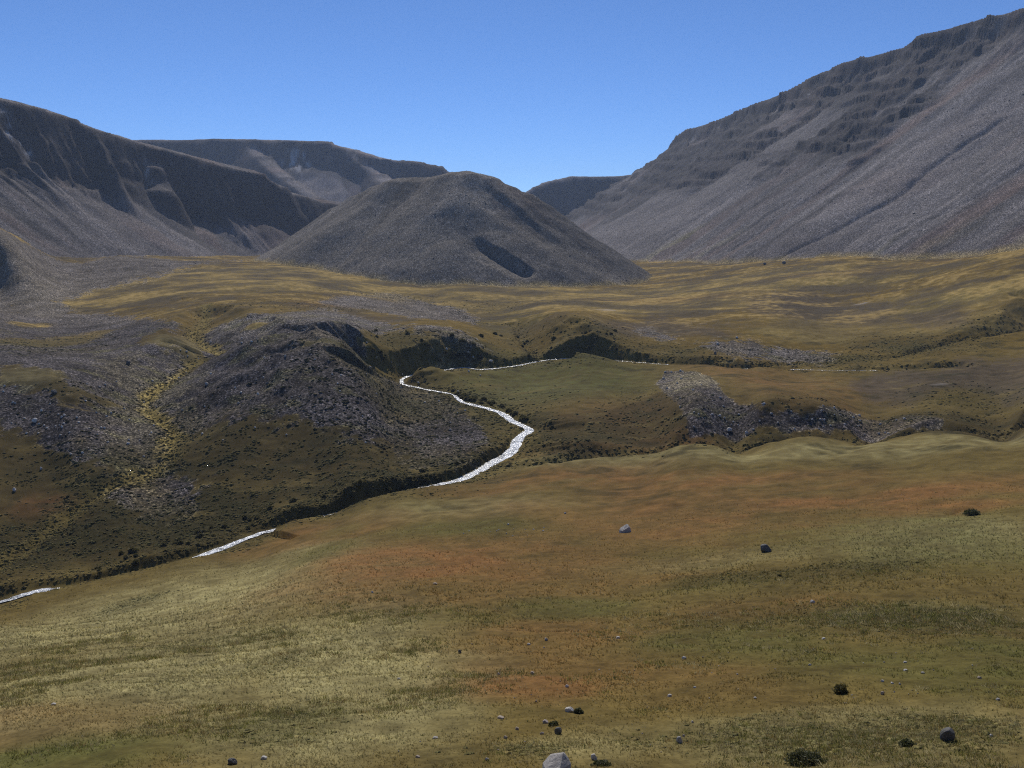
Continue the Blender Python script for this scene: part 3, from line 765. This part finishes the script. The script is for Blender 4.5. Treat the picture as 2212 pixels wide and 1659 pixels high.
def put_rock(name, cat, label, ox, oy, w, h, mat, k, group=None, rz=None, sink=.22, mesh=None, depth=None, tilt=None):
    """a rock w wide and h tall (frame units) with its foot at (ox, oy)"""
    X, Y, Zg = hit(ox, oy)
    s = w * Y / FO / 2
    hh = h * Y / FO
    me = mesh or PROTO[k % len(PROTO)]
    if mesh is None:
        me = me.copy() if (me.materials and me.materials[0] is not mat) else me
        for q_ in bpy.data.meshes:
            if q_.name.startswith("stone_shape") and q_.get("k") == k % len(PROTO) and q_.materials and q_.materials[0] is mat:
                me = q_; break
        else:
            me["k"] = k % len(PROTO)
            if not me.materials: me.materials.append(mat)
            else: me.materials[0] = mat
    elif not me.materials: me.materials.append(mat)
    o = bpy.data.objects.new(name, me); COL.objects.link(o)
    zs = max(abs(v.co.z) for v in me.vertices); xs = max(abs(v.co.x) for v in me.vertices)
    sz_ = hh / (2 - 2 * sink) / zs
    o.scale = (s / xs, (depth or .8) * s / xs * 1.15, sz_)
    o.rotation_euler = (tilt or 0, 0, random.uniform(-.5, .5) if rz is None else rz)
    o.location = (X, Y + s * .5, float(grid_z(X, Y + s * .5)) + sz_ * zs * (1 - 2 * sink))
    o["label"] = label; o["category"] = cat
    if group: o["group"] = group
    return o

# the largest boulder, cut by the bottom of the frame: a slab with a bright top edge and a broad sloping front
def big_boulder():
    P = [(-1,-.5,-.5),(-.95,.4,-.5),(.9,.45,-.5),(1,0,-.5),(.6,-.9,-.5),(-.4,-1.05,-.5),
         (-.78,-.75,.08),(.15,-1.0,.10),(.97,-.1,.12),(-.95,-.05,.12),(-.40,.20,.60),(.44,.18,.80),(-.38,.36,.62),(.52,.36,.78),(.8,.2,.45)]
    bm = bmesh.new()
    for p in P: bm.verts.new(p)
    bmesh.ops.convex_hull(bm, input=bm.verts[:])
    bmesh.ops.triangulate(bm, faces=bm.faces[:])
    bmesh.ops.subdivide_edges(bm, edges=bm.edges[:], cuts=3, use_grid_fill=True)
    for v in bm.verts:
        v.co += v.co.normalized() * (mnoise.noise(v.co * 3.1) * .02 + mnoise.noise(v.co * 9) * .012)
    me = bpy.data.meshes.new("boulder"); bm.to_mesh(me); bm.free()
    me.materials.append(RM_['grey'])
    return me
put_rock("boulder", "boulder", "large grey faceted boulder with pale top edge at the very front", 1203, 1668, 70, 44, RM_['grey'], 0, mesh=big_boulder(), rz=.0, sink=.12)

def mid_boulder():
    P = [(-1,-.3,-.5),(-.9,.5,-.5),(.9,.5,-.5),(1,-.2,-.5),(.5,-.7,-.5),(-.5,-.75,-.5),
         (-.92,.05,-.1),(-.5,-.62,-.06),(.52,-.42,.34),(.25,.38,.55),(.55,.3,.52),(.85,-.1,.1),(-.7,.3,.1)]
    bm = bmesh.new()
    for p in P: bm.verts.new(p)
    bmesh.ops.convex_hull(bm, input=bm.verts[:])
    bmesh.ops.triangulate(bm, faces=bm.faces[:])
    bmesh.ops.subdivide_edges(bm, edges=bm.edges[:], cuts=3, use_grid_fill=True)
    for v in bm.verts:
        v.co += v.co.normalized() * (mnoise.noise(v.co * 2.6) * .06 + mnoise.noise(v.co * 8) * .02)
    me = bpy.data.meshes.new("boulder"); bm.to_mesh(me); bm.free()
    me.materials.append(RM_['grey'])
    return me
put_rock("boulder", "boulder", "lone grey boulder standing on the rust brown meadow below the stream", 1351, 1151, 29, 18, RM_['grey'], 1, mesh=mid_boulder(), rz=.1, sink=.1)

ROCKS = [  # ox, oy foot, w, h, material, shape, label
 (1231,1539,23,13,'pale',4,"white slanting rock beside a dark green tuft above the large front boulder"),
 (1081,1553,18,6,'tan',2,"flat tan slab lying left of the white slanting rock"),
 (1206,1586,18,18,'dark',5,"dark grey upright rock a little above the large front boulder"),
 (1178,1563,15,9,'pink',3,"pinkish grey rock between the flat tan slab and the white slanting rock"),
 (1171,1587,11,7,'pink',0,"small pinkish rock touching the left of the dark upright rock"),
 (1283,1642,17,15,'pale',1,"white notched rock just right of the large front boulder"),
 (1092,1596,11,8,'tan',0,"small crumbly tan rock up and left of the large front boulder"),
 (1117,1577,9,8,'tan',3,"small tan rock below the flat tan slab"),
 (902,1637,12,6,'tan',2,"flat tan stone near the bottom edge, well left of the large boulder"),
 (940,1596,14,5,'grey',2,"low grey stone half buried in grass, left of the crumbly tan rock"),
 (1052,1643,11,7,'grey',0,"small grey stone just left of the large front boulder"),
 (500,1652,26,15,'dark',4,"dark grey rock at the bottom edge toward the left corner"),
 (569,1641,16,8,'pale',2,"pale stone right of the dark rock at the bottom left"),
 (114,1524,12,6,'pale',2,"lone pale stone on the rusty grass at the far left front"),
 (1468,1606,17,17,'grey',1,"grey lumpy rock right of the large front boulder"),
 (1477,1592,8,6,'pink',0,"small stone just behind the grey lumpy rock"),
 (1496,1562,7,6,'pale',1,"small white stone above the grey lumpy rock"),
 (2050,1603,40,36,'dark',5,"big dark mossy boulder at the lower right"),
 (2142,1592,9,7,'pale',1,"small pale stone right of the big dark mossy boulder"),
 (1654,1193,28,18,'dark',1,"black wedge shaped boulder on the green slope at right"),
 (1756,1303,11,8,'pale',3,"white stone on golden grass right of centre, alone"),
 (1478,1424,12,7,'pale',0,"pale stone right of centre on dark green grass"),
 (1447,1505,11,6,'pale',2,"pale flat stone left of a scatter of small white stones"),
 (1150,1457,10,8,'tan',3,"tan stone on the rust patch at centre front"),
 (1077,1459,8,7,'grey',0,"small grey stone on the left of the rust patch at centre front"),
 (1225,1485,10,7,'pale',0,"pale pebbly stone at the right end of the rust patch at centre front"),
 (1142,1394,9,5,'grey',2,"low grey stone above the rust patch at centre front"),
 (1180,1384,8,7,'grey',3,"grey stone up and right of the low grey stone at centre"),
 (993,1411,9,8,'dark',1,"small black stone left of centre in the middle of the meadow"),
 (1335,1380,10,6,'pale',2,"pale stone on brown grass below the lone meadow boulder"),
 (940,1263,11,5,'tan',4,"tan stone on the orange sward left of centre"),
 (804,1281,6,5,'pale',1,"tiny white stone on the left end of the orange sward"),
 (861,1468,9,4,'grey',2,"bluish grey stone on straw grass left of centre"),
 (1098,1134,6,4,'pale',0,"white stone up the meadow near the stream bend"),
 (1221,1110,6,4,'pale',4,"white stone beside a tiny rill above the lone meadow boulder"),
 (1956,1432,8,4,'pale',2,"upper of two pale stones on the dark green slope at right"),
 (1957,1450,11,5,'pale',2,"lower of two pale stones on the dark green slope at right"),
 (1995,1455,10,4,'grey',4,"grey flat stone right of the two pale stones"),
 (1907,1473,9,5,'pale',0,"left stone of a short row of three pale stones at right"),
 (1928,1477,7,4,'pale',3,"middle stone of a short row of three pale stones at right"),
 (1944,1479,6,4,'pale',1,"right stone of a short row of three pale stones at right"),
 (1907,1501,9,9,'tan',5,"tan pointed stone below the short row of three pale stones"),
 (2117,1466,10,6,'tan',3,"tan stone near the right edge on dark green grass"),
 (1780,1381,9,4,'pale',2,"pale stone where the shrubby patch meets the dark green grass"),
 (1501,1486,8,4,'pale',0,"pale stone on the left of a scatter of small white stones"),
 (1632,1509,8,4,'pale',4,"pale stone at the right end of a scatter of small white stones"),
 (1750,1438,9,5,'grey',0,"grey stone alone on olive brown grass right of centre"),
 (2157,1513,11,5,'grey',2,"grey flat stone close to the right edge of the front meadow"),
 (74,913,13,9,'pale',0,"brightest white rock on the dark gravel hill at the left edge"),
 (557,853,7,5,'pale',1,"white rock high on the centre gravel hill"),
 (276,960,8,5,'pale',3,"white rock low on the left gravel hill"),
 (30,1062,9,8,'pale',1,"white rock cluster at the left edge on rusty grass"),
 (446,833,8,7,'grey',3,"grey rock on the gravel hill right of the left gully"),
 (578,834,9,8,'dark',1,"black boulder on the centre gravel hill"),
 (115,852,15,9,'dark',4,"brown black boulder on the left gravel hill"),
 (276,787,9,8,'dark',5,"black boulder on the upper left gravel"),
 (88,1015,7,6,'pale',0,"white rock on the dark foot of the left gravel hill"),
 (1576,933,14,8,'pale',2,"largest white slab on the rocky bank at right"),
 (1613,939,9,8,'pale',1,"white rock just right of the largest white slab"),
 (1555,901,8,5,'pale',0,"white rock above the largest white slab"),
 (1954,907,6,6,'pale',3,"white rock at the right end of the rocky bank"),
 (1551,745,7,5,'pale',4,"pale rock on the gravel bank beyond the stream"),
 (1592,731,7,4,'pale',1,"pale rock on top of the gravel bank beyond the stream"),
 (1545,766,7,6,'dark',1,"black rock on grass below the gravel bank beyond the stream"),
 (1060,783,10,4,'pale',2,"pale flat slab beside the stream below the shaded bank"),
 (1652,572,8,5,'dark',1,"left of two dark boulders on the far plain at the mountain foot"),
 (1694,570,9,6,'dark',5,"right of two dark boulders on the far plain at the mountain foot"),
]
for ox, oy, w, h, mt_, k, lb in ROCKS:
    put_rock("boulder" if w >= 14 else "stone", "boulder" if w >= 14 else "stone", lb, ox, oy, w, h, RM_[mt_], k, sink=.28 if h < w * .6 else .2)

# small stones told apart by nothing: one group per stretch of ground
def strew(n_, region, label, group, mats, wr, mask=None, seed=1):
    r = random.Random(seed); c = 0; tries = 0
    while c < n_ and tries < n_ * 30:
        tries += 1
        ox, oy = r.uniform(region[0], region[2]), r.uniform(region[1], region[3])
        X, Y, Zg = hit(ox, oy)
        if mask is not None:
            ir, iu = min(np.searchsorted(R, Y), NR - 1), min(np.searchsorted(U, X / Y), NU - 1)
            if mask[ir, iu] < .45: continue
        w = r.uniform(*wr)
        put_rock("stone", "stone", label, ox, oy, w, w * r.uniform(.45, .8), RM_[r.choice(mats)], r.randrange(6), group=group, sink=.25)
        c += 1
strew(55, (0,820,345,990), "small pale stone strewn over the dark gravel hill at far left", "stones on the left gravel hill", ['pale','grey','pale'], (3,6.5), grv, 21)
strew(60, (360,730,1040,960), "small pale stone strewn over the dark centre hill above the stream", "stones on the centre hill", ['pale','grey','pale'], (3,6), None, 22)
strew(60, (1420,800,1960,945), "small pale stone in the stone field above the right gully", "stones in the right stone field", ['pale','grey','pale'], (3,7), grv, 23)
strew(24, (1500,1400,2150,1520), "tiny whitish stone in the loose scatter on the green slope at right", "stones on the right meadow slope", ['pale','grey','tan'], (3,5), None, 24)
strew(18, (850,1380,1450,1640), "tiny dull stone sunk in the brown grass of the front meadow", "stones in the front meadow", ['grey','tan','pink'], (3,6), None, 25)
strew(14, (1000,1140,1180,1162), "tiny white stone at the wet patch in the middle of the meadow", "stones at the wet patch", ['pale'], (2.5,4), None, 26)

# ------------------------------------------------------------------ shrubs
def leaf_material(name, c1, c2):
    m, N, L, bs = node_mat(name)
    bs.inputs['Roughness'].default_value = .6
    geo = N.new("ShaderNodeNewGeometry")
    cr = N.new("ShaderNodeValToRGB"); e = cr.color_ramp.elements
    e[0].color = (*c1, 1); e[1].color = (*c2, 1)
    L.new(geo.outputs['Random Per Island'], cr.inputs[0]); L.new(cr.outputs[0], bs.inputs['Base Color'])
    tr = N.new("ShaderNodeBsdfTranslucent"); mx = N.new("ShaderNodeMixShader"); mx.inputs[0].default_value = .45
    L.new(cr.outputs[0], tr.inputs['Color']); L.new(bs.outputs[0], mx.inputs[1]); L.new(tr.outputs[0], mx.inputs[2])
    L.new(mx.outputs[0], N["Material Output"].inputs['Surface'])
    return m
def shrub(label, ox, oy, w, h, nleaf, mat, seed, group=None):
    X, Y, Zg = hit(ox, oy)
    rx = w * Y / FO / 2; rh = h * Y / FO
    g = np.random.default_rng(seed)
    root = bpy.data.objects.new("shrub", None); COL.objects.link(root)
    root.location = (X, Y, Zg); root["label"] = label; root["category"] = "shrub"
    if group: root["group"] = group
    d = g.normal(size=(nleaf, 3)); d[:, 2] = np.abs(d[:, 2]); d /= np.linalg.norm(d, axis=1)[:, None]
    rad = g.uniform(.45, 1.0, nleaf) ** .5
    clump = 1 + .35 * np.array([mnoise.noise(Vector(v) * 2.7 + Vector((seed, 0, 0))) for v in d])
    c = d * (rad * clump)[:, None] * np.array([rx, rx * .8, rh])
    ls = .035 * g.uniform(.7, 1.5, nleaf)[:, None] * max(1, Y / 45)
    a = g.normal(size=(nleaf, 3)); a /= np.linalg.norm(a, axis=1)[:, None]
    b = np.cross(a, g.normal(size=(nleaf, 3))); b /= np.linalg.norm(b, axis=1)[:, None]
    V = np.stack([c - a * ls * 1.6, c - b * ls * .6, c + a * ls * 1.6, c + b * ls * .6], 1).reshape(-1, 3)
    f = make_mesh("foliage", V, np.arange(len(V)).reshape(-1, 4), mat, smooth=False); f.parent = root
    ms = []
    bm = bmesh.new()
    for k in range(14):
        v = Vector(d[k]) * .8
        e = Vector((v.x * rx, v.y * rx * .8, v.z * rh + .02))
        t = bmesh.ops.create_cone(bm, segments=5, radius1=.02, radius2=.006, depth=e.length, cap_ends=True)
        M = Matrix.Translation(e / 2) @ e.to_track_quat('Z', 'Y').to_matrix().to_4x4()
        bmesh.ops.transform(bm, matrix=M, verts=t['verts'])
    me = bpy.data.meshes.new("stems"); bm.to_mesh(me); bm.free(); me.materials.append(RM_['dark'])
    s = bpy.data.objects.new("stems", me); COL.objects.link(s); s.parent = root
    return root
LG = leaf_material("dark_leaves", (.060, .070, .022), (.13, .125, .045))
LY = leaf_material("yellow_leaves", (.09, .085, .022), (.20, .165, .05))
shrub("low spreading dark green shrub at the bottom edge right of centre", 1742, 1652, 92, 30, 3200, LG, 3)
shrub("yellow green bush on the dark brown slope right of centre", 1815, 1497, 34, 22, 1100, LY, 4)
shrub("dark shrub hanging over a small scar in the green slope at right", 2100, 1112, 36, 12, 900, LG, 5)
shrub("small dark green tuft around the white slanting rock", 1250, 1541, 22, 12, 700, LG, 6)
shrub("low green bush at the right above the large front boulder", 1196, 1568, 26, 10, 700, LG, 7)
shrub("dark low bush beside the white notched rock", 1300, 1655, 48, 10, 900, LG, 8)
shrub("low dark bush left of the big dark mossy boulder", 1960, 1612, 40, 14, 1000, LG, 9)

LB = leaf_material("bank_bush_leaves", (.055, .058, .018), (.17, .14, .045))
def copy_shrub(src, label, ox, oy, scl, group):
    X, Y, Zg = hit(ox, oy)
    r = src.copy(); COL.objects.link(r); r.location = (X, Y, Zg - .1); r["label"] = label; r["group"] = group
    r.rotation_euler.z = random.uniform(0, 6.28); r.scale = (scl * random.uniform(.8, 1.4), scl * random.uniform(.8, 1.3), scl * random.uniform(.7, 1.1))
    for ch in src.children:
        c = ch.copy(); COL.objects.link(c); c.parent = r
BL = "rounded dark bush with golden top on the far bank of the stream above its bend"
first = shrub(BL, 1020, 864, 9, 5, 420, LB, 31, group="bushes on the far stream bank")
for k in range(46):
    t = random.random()
    ox = 975 + 165 * t; oy = np.interp(ox, [975, 1000, 1060, 1100, 1145], [847, 863, 876, 893, 920]) + random.uniform(-9, -1) 
    copy_shrub(first, BL, ox, oy, random.uniform(.6, 1.25), "bushes on the far stream bank")
BL2 = "low dark bush on the shaded bank across the lower stream"
first2 = shrub(BL2, 700, 1075, 10, 6, 420, LB, 32, group="bushes on the lower stream bank")
for k in range(60):
    ox = random.uniform(180, 1080); oy = np.interp(ox, [180, 450, 640, 850, 1000, 1080], [1235, 1165, 1090, 1045, 1015, 965]) + random.uniform(-22, 12)
    copy_shrub(first2, BL2, ox, oy, random.uniform(.5, 1.2), "bushes on the lower stream bank")
BL3 = "low bush at the foot of the big shaded bank beyond the stream"
first3 = shrub(BL3, 950, 780, 8, 5, 420, LB, 33, group="bushes below the shaded bank")
for k in range(40):
    copy_shrub(first3, BL3, random.uniform(800, 1340), random.uniform(715, 782), random.uniform(.6, 1.3), "bushes below the shaded bank")

# ------------------------------------------------------------------ what nobody could count
def sample(weight, n_, ymax=None):
    w = weight.copy()
    w[:, np.abs(U) > .64] = 0
    cs = np.cumsum(w.reshape(-1).astype(np.float64))
    k = np.searchsorted(cs, rng.uniform(0, cs[-1], n_))
    ir, iu = np.minimum(k // NU, NR - 2), np.minimum(k % NU, NU - 2)
    fa, fb = rng.uniform(0, 1, n_), rng.uniform(0, 1, n_)
    y = R[ir] + fb * (R[ir + 1] - R[ir]); u = U[iu] + fa * (U[iu + 1] - U[iu])
    return u * y, y, grid_z(u * y, y), ir, iu

def batch(name, label, TV, TF, x, y, z, scl, col, mat, jitter=.25, tilt=None, smooth=False):
    n_, nv = len(x), len(TV)
    ang = rng.uniform(0, 2 * np.pi, n_); ca, sa = np.cos(ang), np.sin(ang)
    V = np.repeat(TV[None], n_, 0) * (1 + rng.normal(0, jitter, (n_, nv, 1)))
    if tilt:
        ax = rng.normal(0, tilt, (n_, 2))
        V = np.stack([V[..., 0] + V[..., 2] * ax[:, :1], V[..., 1] + V[..., 2] * ax[:, 1:], V[..., 2] - V[..., 0] * ax[:, :1] - V[..., 1] * ax[:, 1:]], -1)
    V = V * scl[:, None, :]
    W = np.stack([V[..., 0] * ca[:, None] - V[..., 1] * sa[:, None] + x[:, None], V[..., 0] * sa[:, None] + V[..., 1] * ca[:, None] + y[:, None], V[..., 2] + z[:, None]], -1)
    Fq = (TF[None] + (np.arange(n_) * nv)[:, None, None]).reshape(-1, TF.shape[1])
    o = make_mesh(name, W.reshape(-1, 3), Fq, mat, {"Col": np.repeat(col, nv, 0)}, smooth=smooth)
    o["kind"] = "stuff"; o["label"] = label
    return o
bm = bmesh.new(); bmesh.ops.create_icosphere(bm, subdivisions=1, radius=1)
ICO = np.array([v.co[:] for v in bm.verts], F32); bm.verts.index_update(); ICF = np.array([[v.index for v in f.verts] for f in bm.faces]); bm.free()
# scree and gravel stones
wgt = np.where(mt, np.where(LAB == 1, .06 + .6 * sst(150, 260, SR), np.where(LAB >= 4, 0, .22)) * (1 - .6 * CLF) * (.25 + np.clip(tal + .5 * nz1, 0, 1) * 2), grv * .9 * (.08 + np.clip(nzs + nzw, 0, 1) * 2.6) + .006 * (GY > 600))
wgt[mrow] += (D_st < 2.4) * .8
wgt = wgt * (GY > 180) * (GY < 2200)
NS = 26000
x, y, z, ir, iu = sample(wgt, NS)
sz = (y / FO * 2.16) * np.minimum(rng.lognormal(-.85, .45, NS), 1.4) * np.where(LAB[ir, iu] > 0, .55, .46)
lum = np.where(LAB[ir, iu] > 0, 1, .62) * np.clip(.030 + .016 * rng.gamma(1.2, .8, NS) + (rng.uniform(size=NS) < np.where(LAB[ir, iu] == 1, .14, .06)) * rng.uniform(.05, .30, NS), .025, .4)  # a few paler stones stand in for sun glints, most on the cone
col = lum[:, None] * np.array([1, .95, .90])
M_ST = attr_material("loose_stone", rough=.55, spec=.15, nscale=2.0, var=.3)
batch("scree_stones", "countless loose stones on scree slopes and gravel mounds", ICO, ICF, x, y, z + sz * .25, np.stack([sz * rng.uniform(.8, 1.5, NS), sz, sz * rng.uniform(.4, .8, NS)], -1), col, M_ST, jitter=.22, tilt=.35)

# cushion plants and heath
ring = [(0, 0, 1.0)]
for rr, hh in ((.5, .85), (.85, .5), (1.0, -.15)):
    for k in range(7):
        a = 2 * math.pi * k / 7 + rr * 3
        ring.append((rr * math.cos(a), rr * math.sin(a), hh))
CUV = np.array(ring, F32)
tf = [(0, 1 + k, 1 + (k + 1) % 7) for k in range(7)]
for l in range(2):
    for k in range(7):
        a, b = 1 + l * 7 + k, 1 + l * 7 + (k + 1) % 7
        tf += [(a, a + 7, b + 7), (a, b + 7, b)]
CUF = np.array(tf)
wgt = (moss * (.3 + np.clip(nzs * 2.5, 0, 1.5)) + near_bank * .45) * flat * (GY > 34) * (GY < 900)
wgt[mrow] *= (D_st > 3.2)
NC = 34000
x, y, z, ir, iu = sample(wgt, NC)
sz = np.minimum(.25 + .32 * rng.gamma(2, .4, NC), 1.0) * np.clip(y / 300, .3, 1.3)
pal = np.array([[.066, .064, .020], [.09, .076, .024], [.115, .092, .030], [.058, .064, .022], [.16, .12, .04]])
pi = rng.choice(5, NC, p=[.32, .28, .18, .14, .08])
nb = near_bank[ir, iu] > .5
pi = np.where(nb & (rng.uniform(size=NC) < .35), 4, pi)
M_CU = attr_material("cushion_plants", rough=.95, spec=.1, bump=.1, nscale=5.0, var=.6)
batch("heath_cushions", "dense low cushion plants and heath on banks and slopes", CUV, CUF, x, y, z - .02, np.stack([sz, sz * rng.uniform(.7, 1.1, NC), sz * rng.uniform(.14, .34, NC)], -1), (.5 * pal[pi] * 1.3 + .5 * C[ir, iu] * 1.2) * rng.uniform(.75, 1.35, (NC, 1)), M_CU, jitter=.14, smooth=True)

# grass blades of the near meadow
BV, BF = [], []
g = np.random.default_rng(5)
for k in range(7):
    a = g.uniform(0, 6.28); r_ = g.uniform(0, .5); lx, ly = g.normal(0, .35, 2); wd = .045
    bx, by = r_ * math.cos(a), r_ * math.sin(a)
    h_ = g.uniform(.6, 1)
    BV += [(bx - wd, by, -.05), (bx + wd, by, -.05), (bx + lx * h_, by + ly * h_, h_)]
    BF.append((3 * k, 3 * k + 1, 3 * k + 2))
BV, BF = np.array(BV, F32), np.array(BF)
wgt = flat * (GY > 30) * (GY < 230) * np.clip(.25 + nzs * 1.5 + STRAW * .6 + .8 * moss, 0, 2) * (1 - sst(120, 230, GY) * .7)
NG = 90000
x, y, z, ir, iu = sample(wgt, NG)
gc = C[ir, iu] * rng.uniform(.8, 1.75, (NG, 1))
pk = rng.uniform(size=NG)
gc = np.where((pk < .16)[:, None], np.array([.36, .30, .16]) * rng.uniform(.7, 1.2, (NG, 1)), gc)
gc = np.where((pk > .86)[:, None], np.array([.06, .075, .022]), gc)
sc_ = np.clip(y / 60, .7, 2.2) * rng.uniform(.7, 1.3, NG)
M_GR = attr_material("grass_blades", rough=.8, spec=.15, bump=.0, nscale=3.0, var=.2)
_nt = M_GR.node_tree
_tr = _nt.nodes.new("ShaderNodeBsdfTranslucent"); _mx = _nt.nodes.new("ShaderNodeMixShader"); _mx.inputs[0].default_value = .5
_nt.links.new(_nt.nodes["Principled BSDF"].inputs['Base Color'].links[0].from_socket, _tr.inputs['Color'])
_nt.links.new(_nt.nodes["Principled BSDF"].outputs[0], _mx.inputs[1]); _nt.links.new(_tr.outputs[0], _mx.inputs[2])
_nt.links.new(_mx.outputs[0], _nt.nodes["Material Output"].inputs['Surface'])
batch("grass", "short tufted grass of the near meadow", BV, BF, x, y, z, np.stack([.20 * sc_, .20 * sc_, .17 * sc_], -1), gc, M_GR, jitter=.1)

CV, CF = [], []
for k in range(16):
    a = g.uniform(0, 6.28); r_ = g.uniform(0, 1) ** .5 * .8; lx, ly = g.normal(0, .45, 2); wd = .06
    bx, by = r_ * math.cos(a), r_ * math.sin(a); h_ = g.uniform(.5, 1)
    CV += [(bx - wd, by, -.1), (bx + wd, by, -.1), (bx + lx * h_, by + ly * h_, h_)]
    CF.append((3 * k, 3 * k + 1, 3 * k + 2))
CV, CF = np.array(CV, F32), np.array(CF)
wgt = flat * (GY > 30) * (GY < 130) * (sst(.05, .3, nzw + .5 * nzs) * (.25 + STRAW + .8 * moss) + moss * .8) * (1 - .7 * RUST)
NK = 9000
x, y, z, ir, iu = sample(wgt, NK)
pk = rng.choice(4, NK, p=[.38, .32, .12, .18])
gc = np.array([[.20, .19, .05], [.38, .32, .16], [.10, .105, .03], [.24, .17, .06]])[pk] * rng.uniform(.7, 1.3, (NK, 1))
sc_ = rng.uniform(.7, 1.4, NK) * np.clip(y / 60, .8, 1.6)
batch("grass_clumps", "ragged clumps of taller grass in the near meadow", CV, CF, x, y, z, np.stack([.26 * sc_, .26 * sc_, .22 * sc_], -1), gc, M_GR, jitter=.1)

# ------------------------------------------------------------------ air
def haze():
    x0, x1, y0, y1 = -7200, 7200, -60, 6200
    z0, z1 = float(Z.min()) - 1, float(Z.max()) + 30
    V = np.array([(x, y, z) for z in (z0, z1) for y in (y0, y1) for x in (x0, x1)])
    Fq = np.array([(0, 2, 3, 1), (4, 5, 7, 6), (0, 1, 5, 4), (2, 6, 7, 3), (0, 4, 6, 2), (1, 3, 7, 5)])
    m = bpy.data.materials.new("haze"); m.use_nodes = True
    N = m.node_tree.nodes; N.clear()
    out = N.new("ShaderNodeOutputMaterial"); v = N.new("ShaderNodeVolumePrincipled")
    v.inputs['Color'].default_value = (.62, .76, 1, 1); v.inputs['Density'].default_value = HAZE; v.inputs['Anisotropy'].default_value = .2
    m.node_tree.links.new(v.outputs[0], out.inputs['Volume'])
    o = make_mesh("haze", V, Fq, m, smooth=False); o["kind"] = "stuff"; o["label"] = "thin blue air over the whole valley"
HAZE = 0.000065
haze()
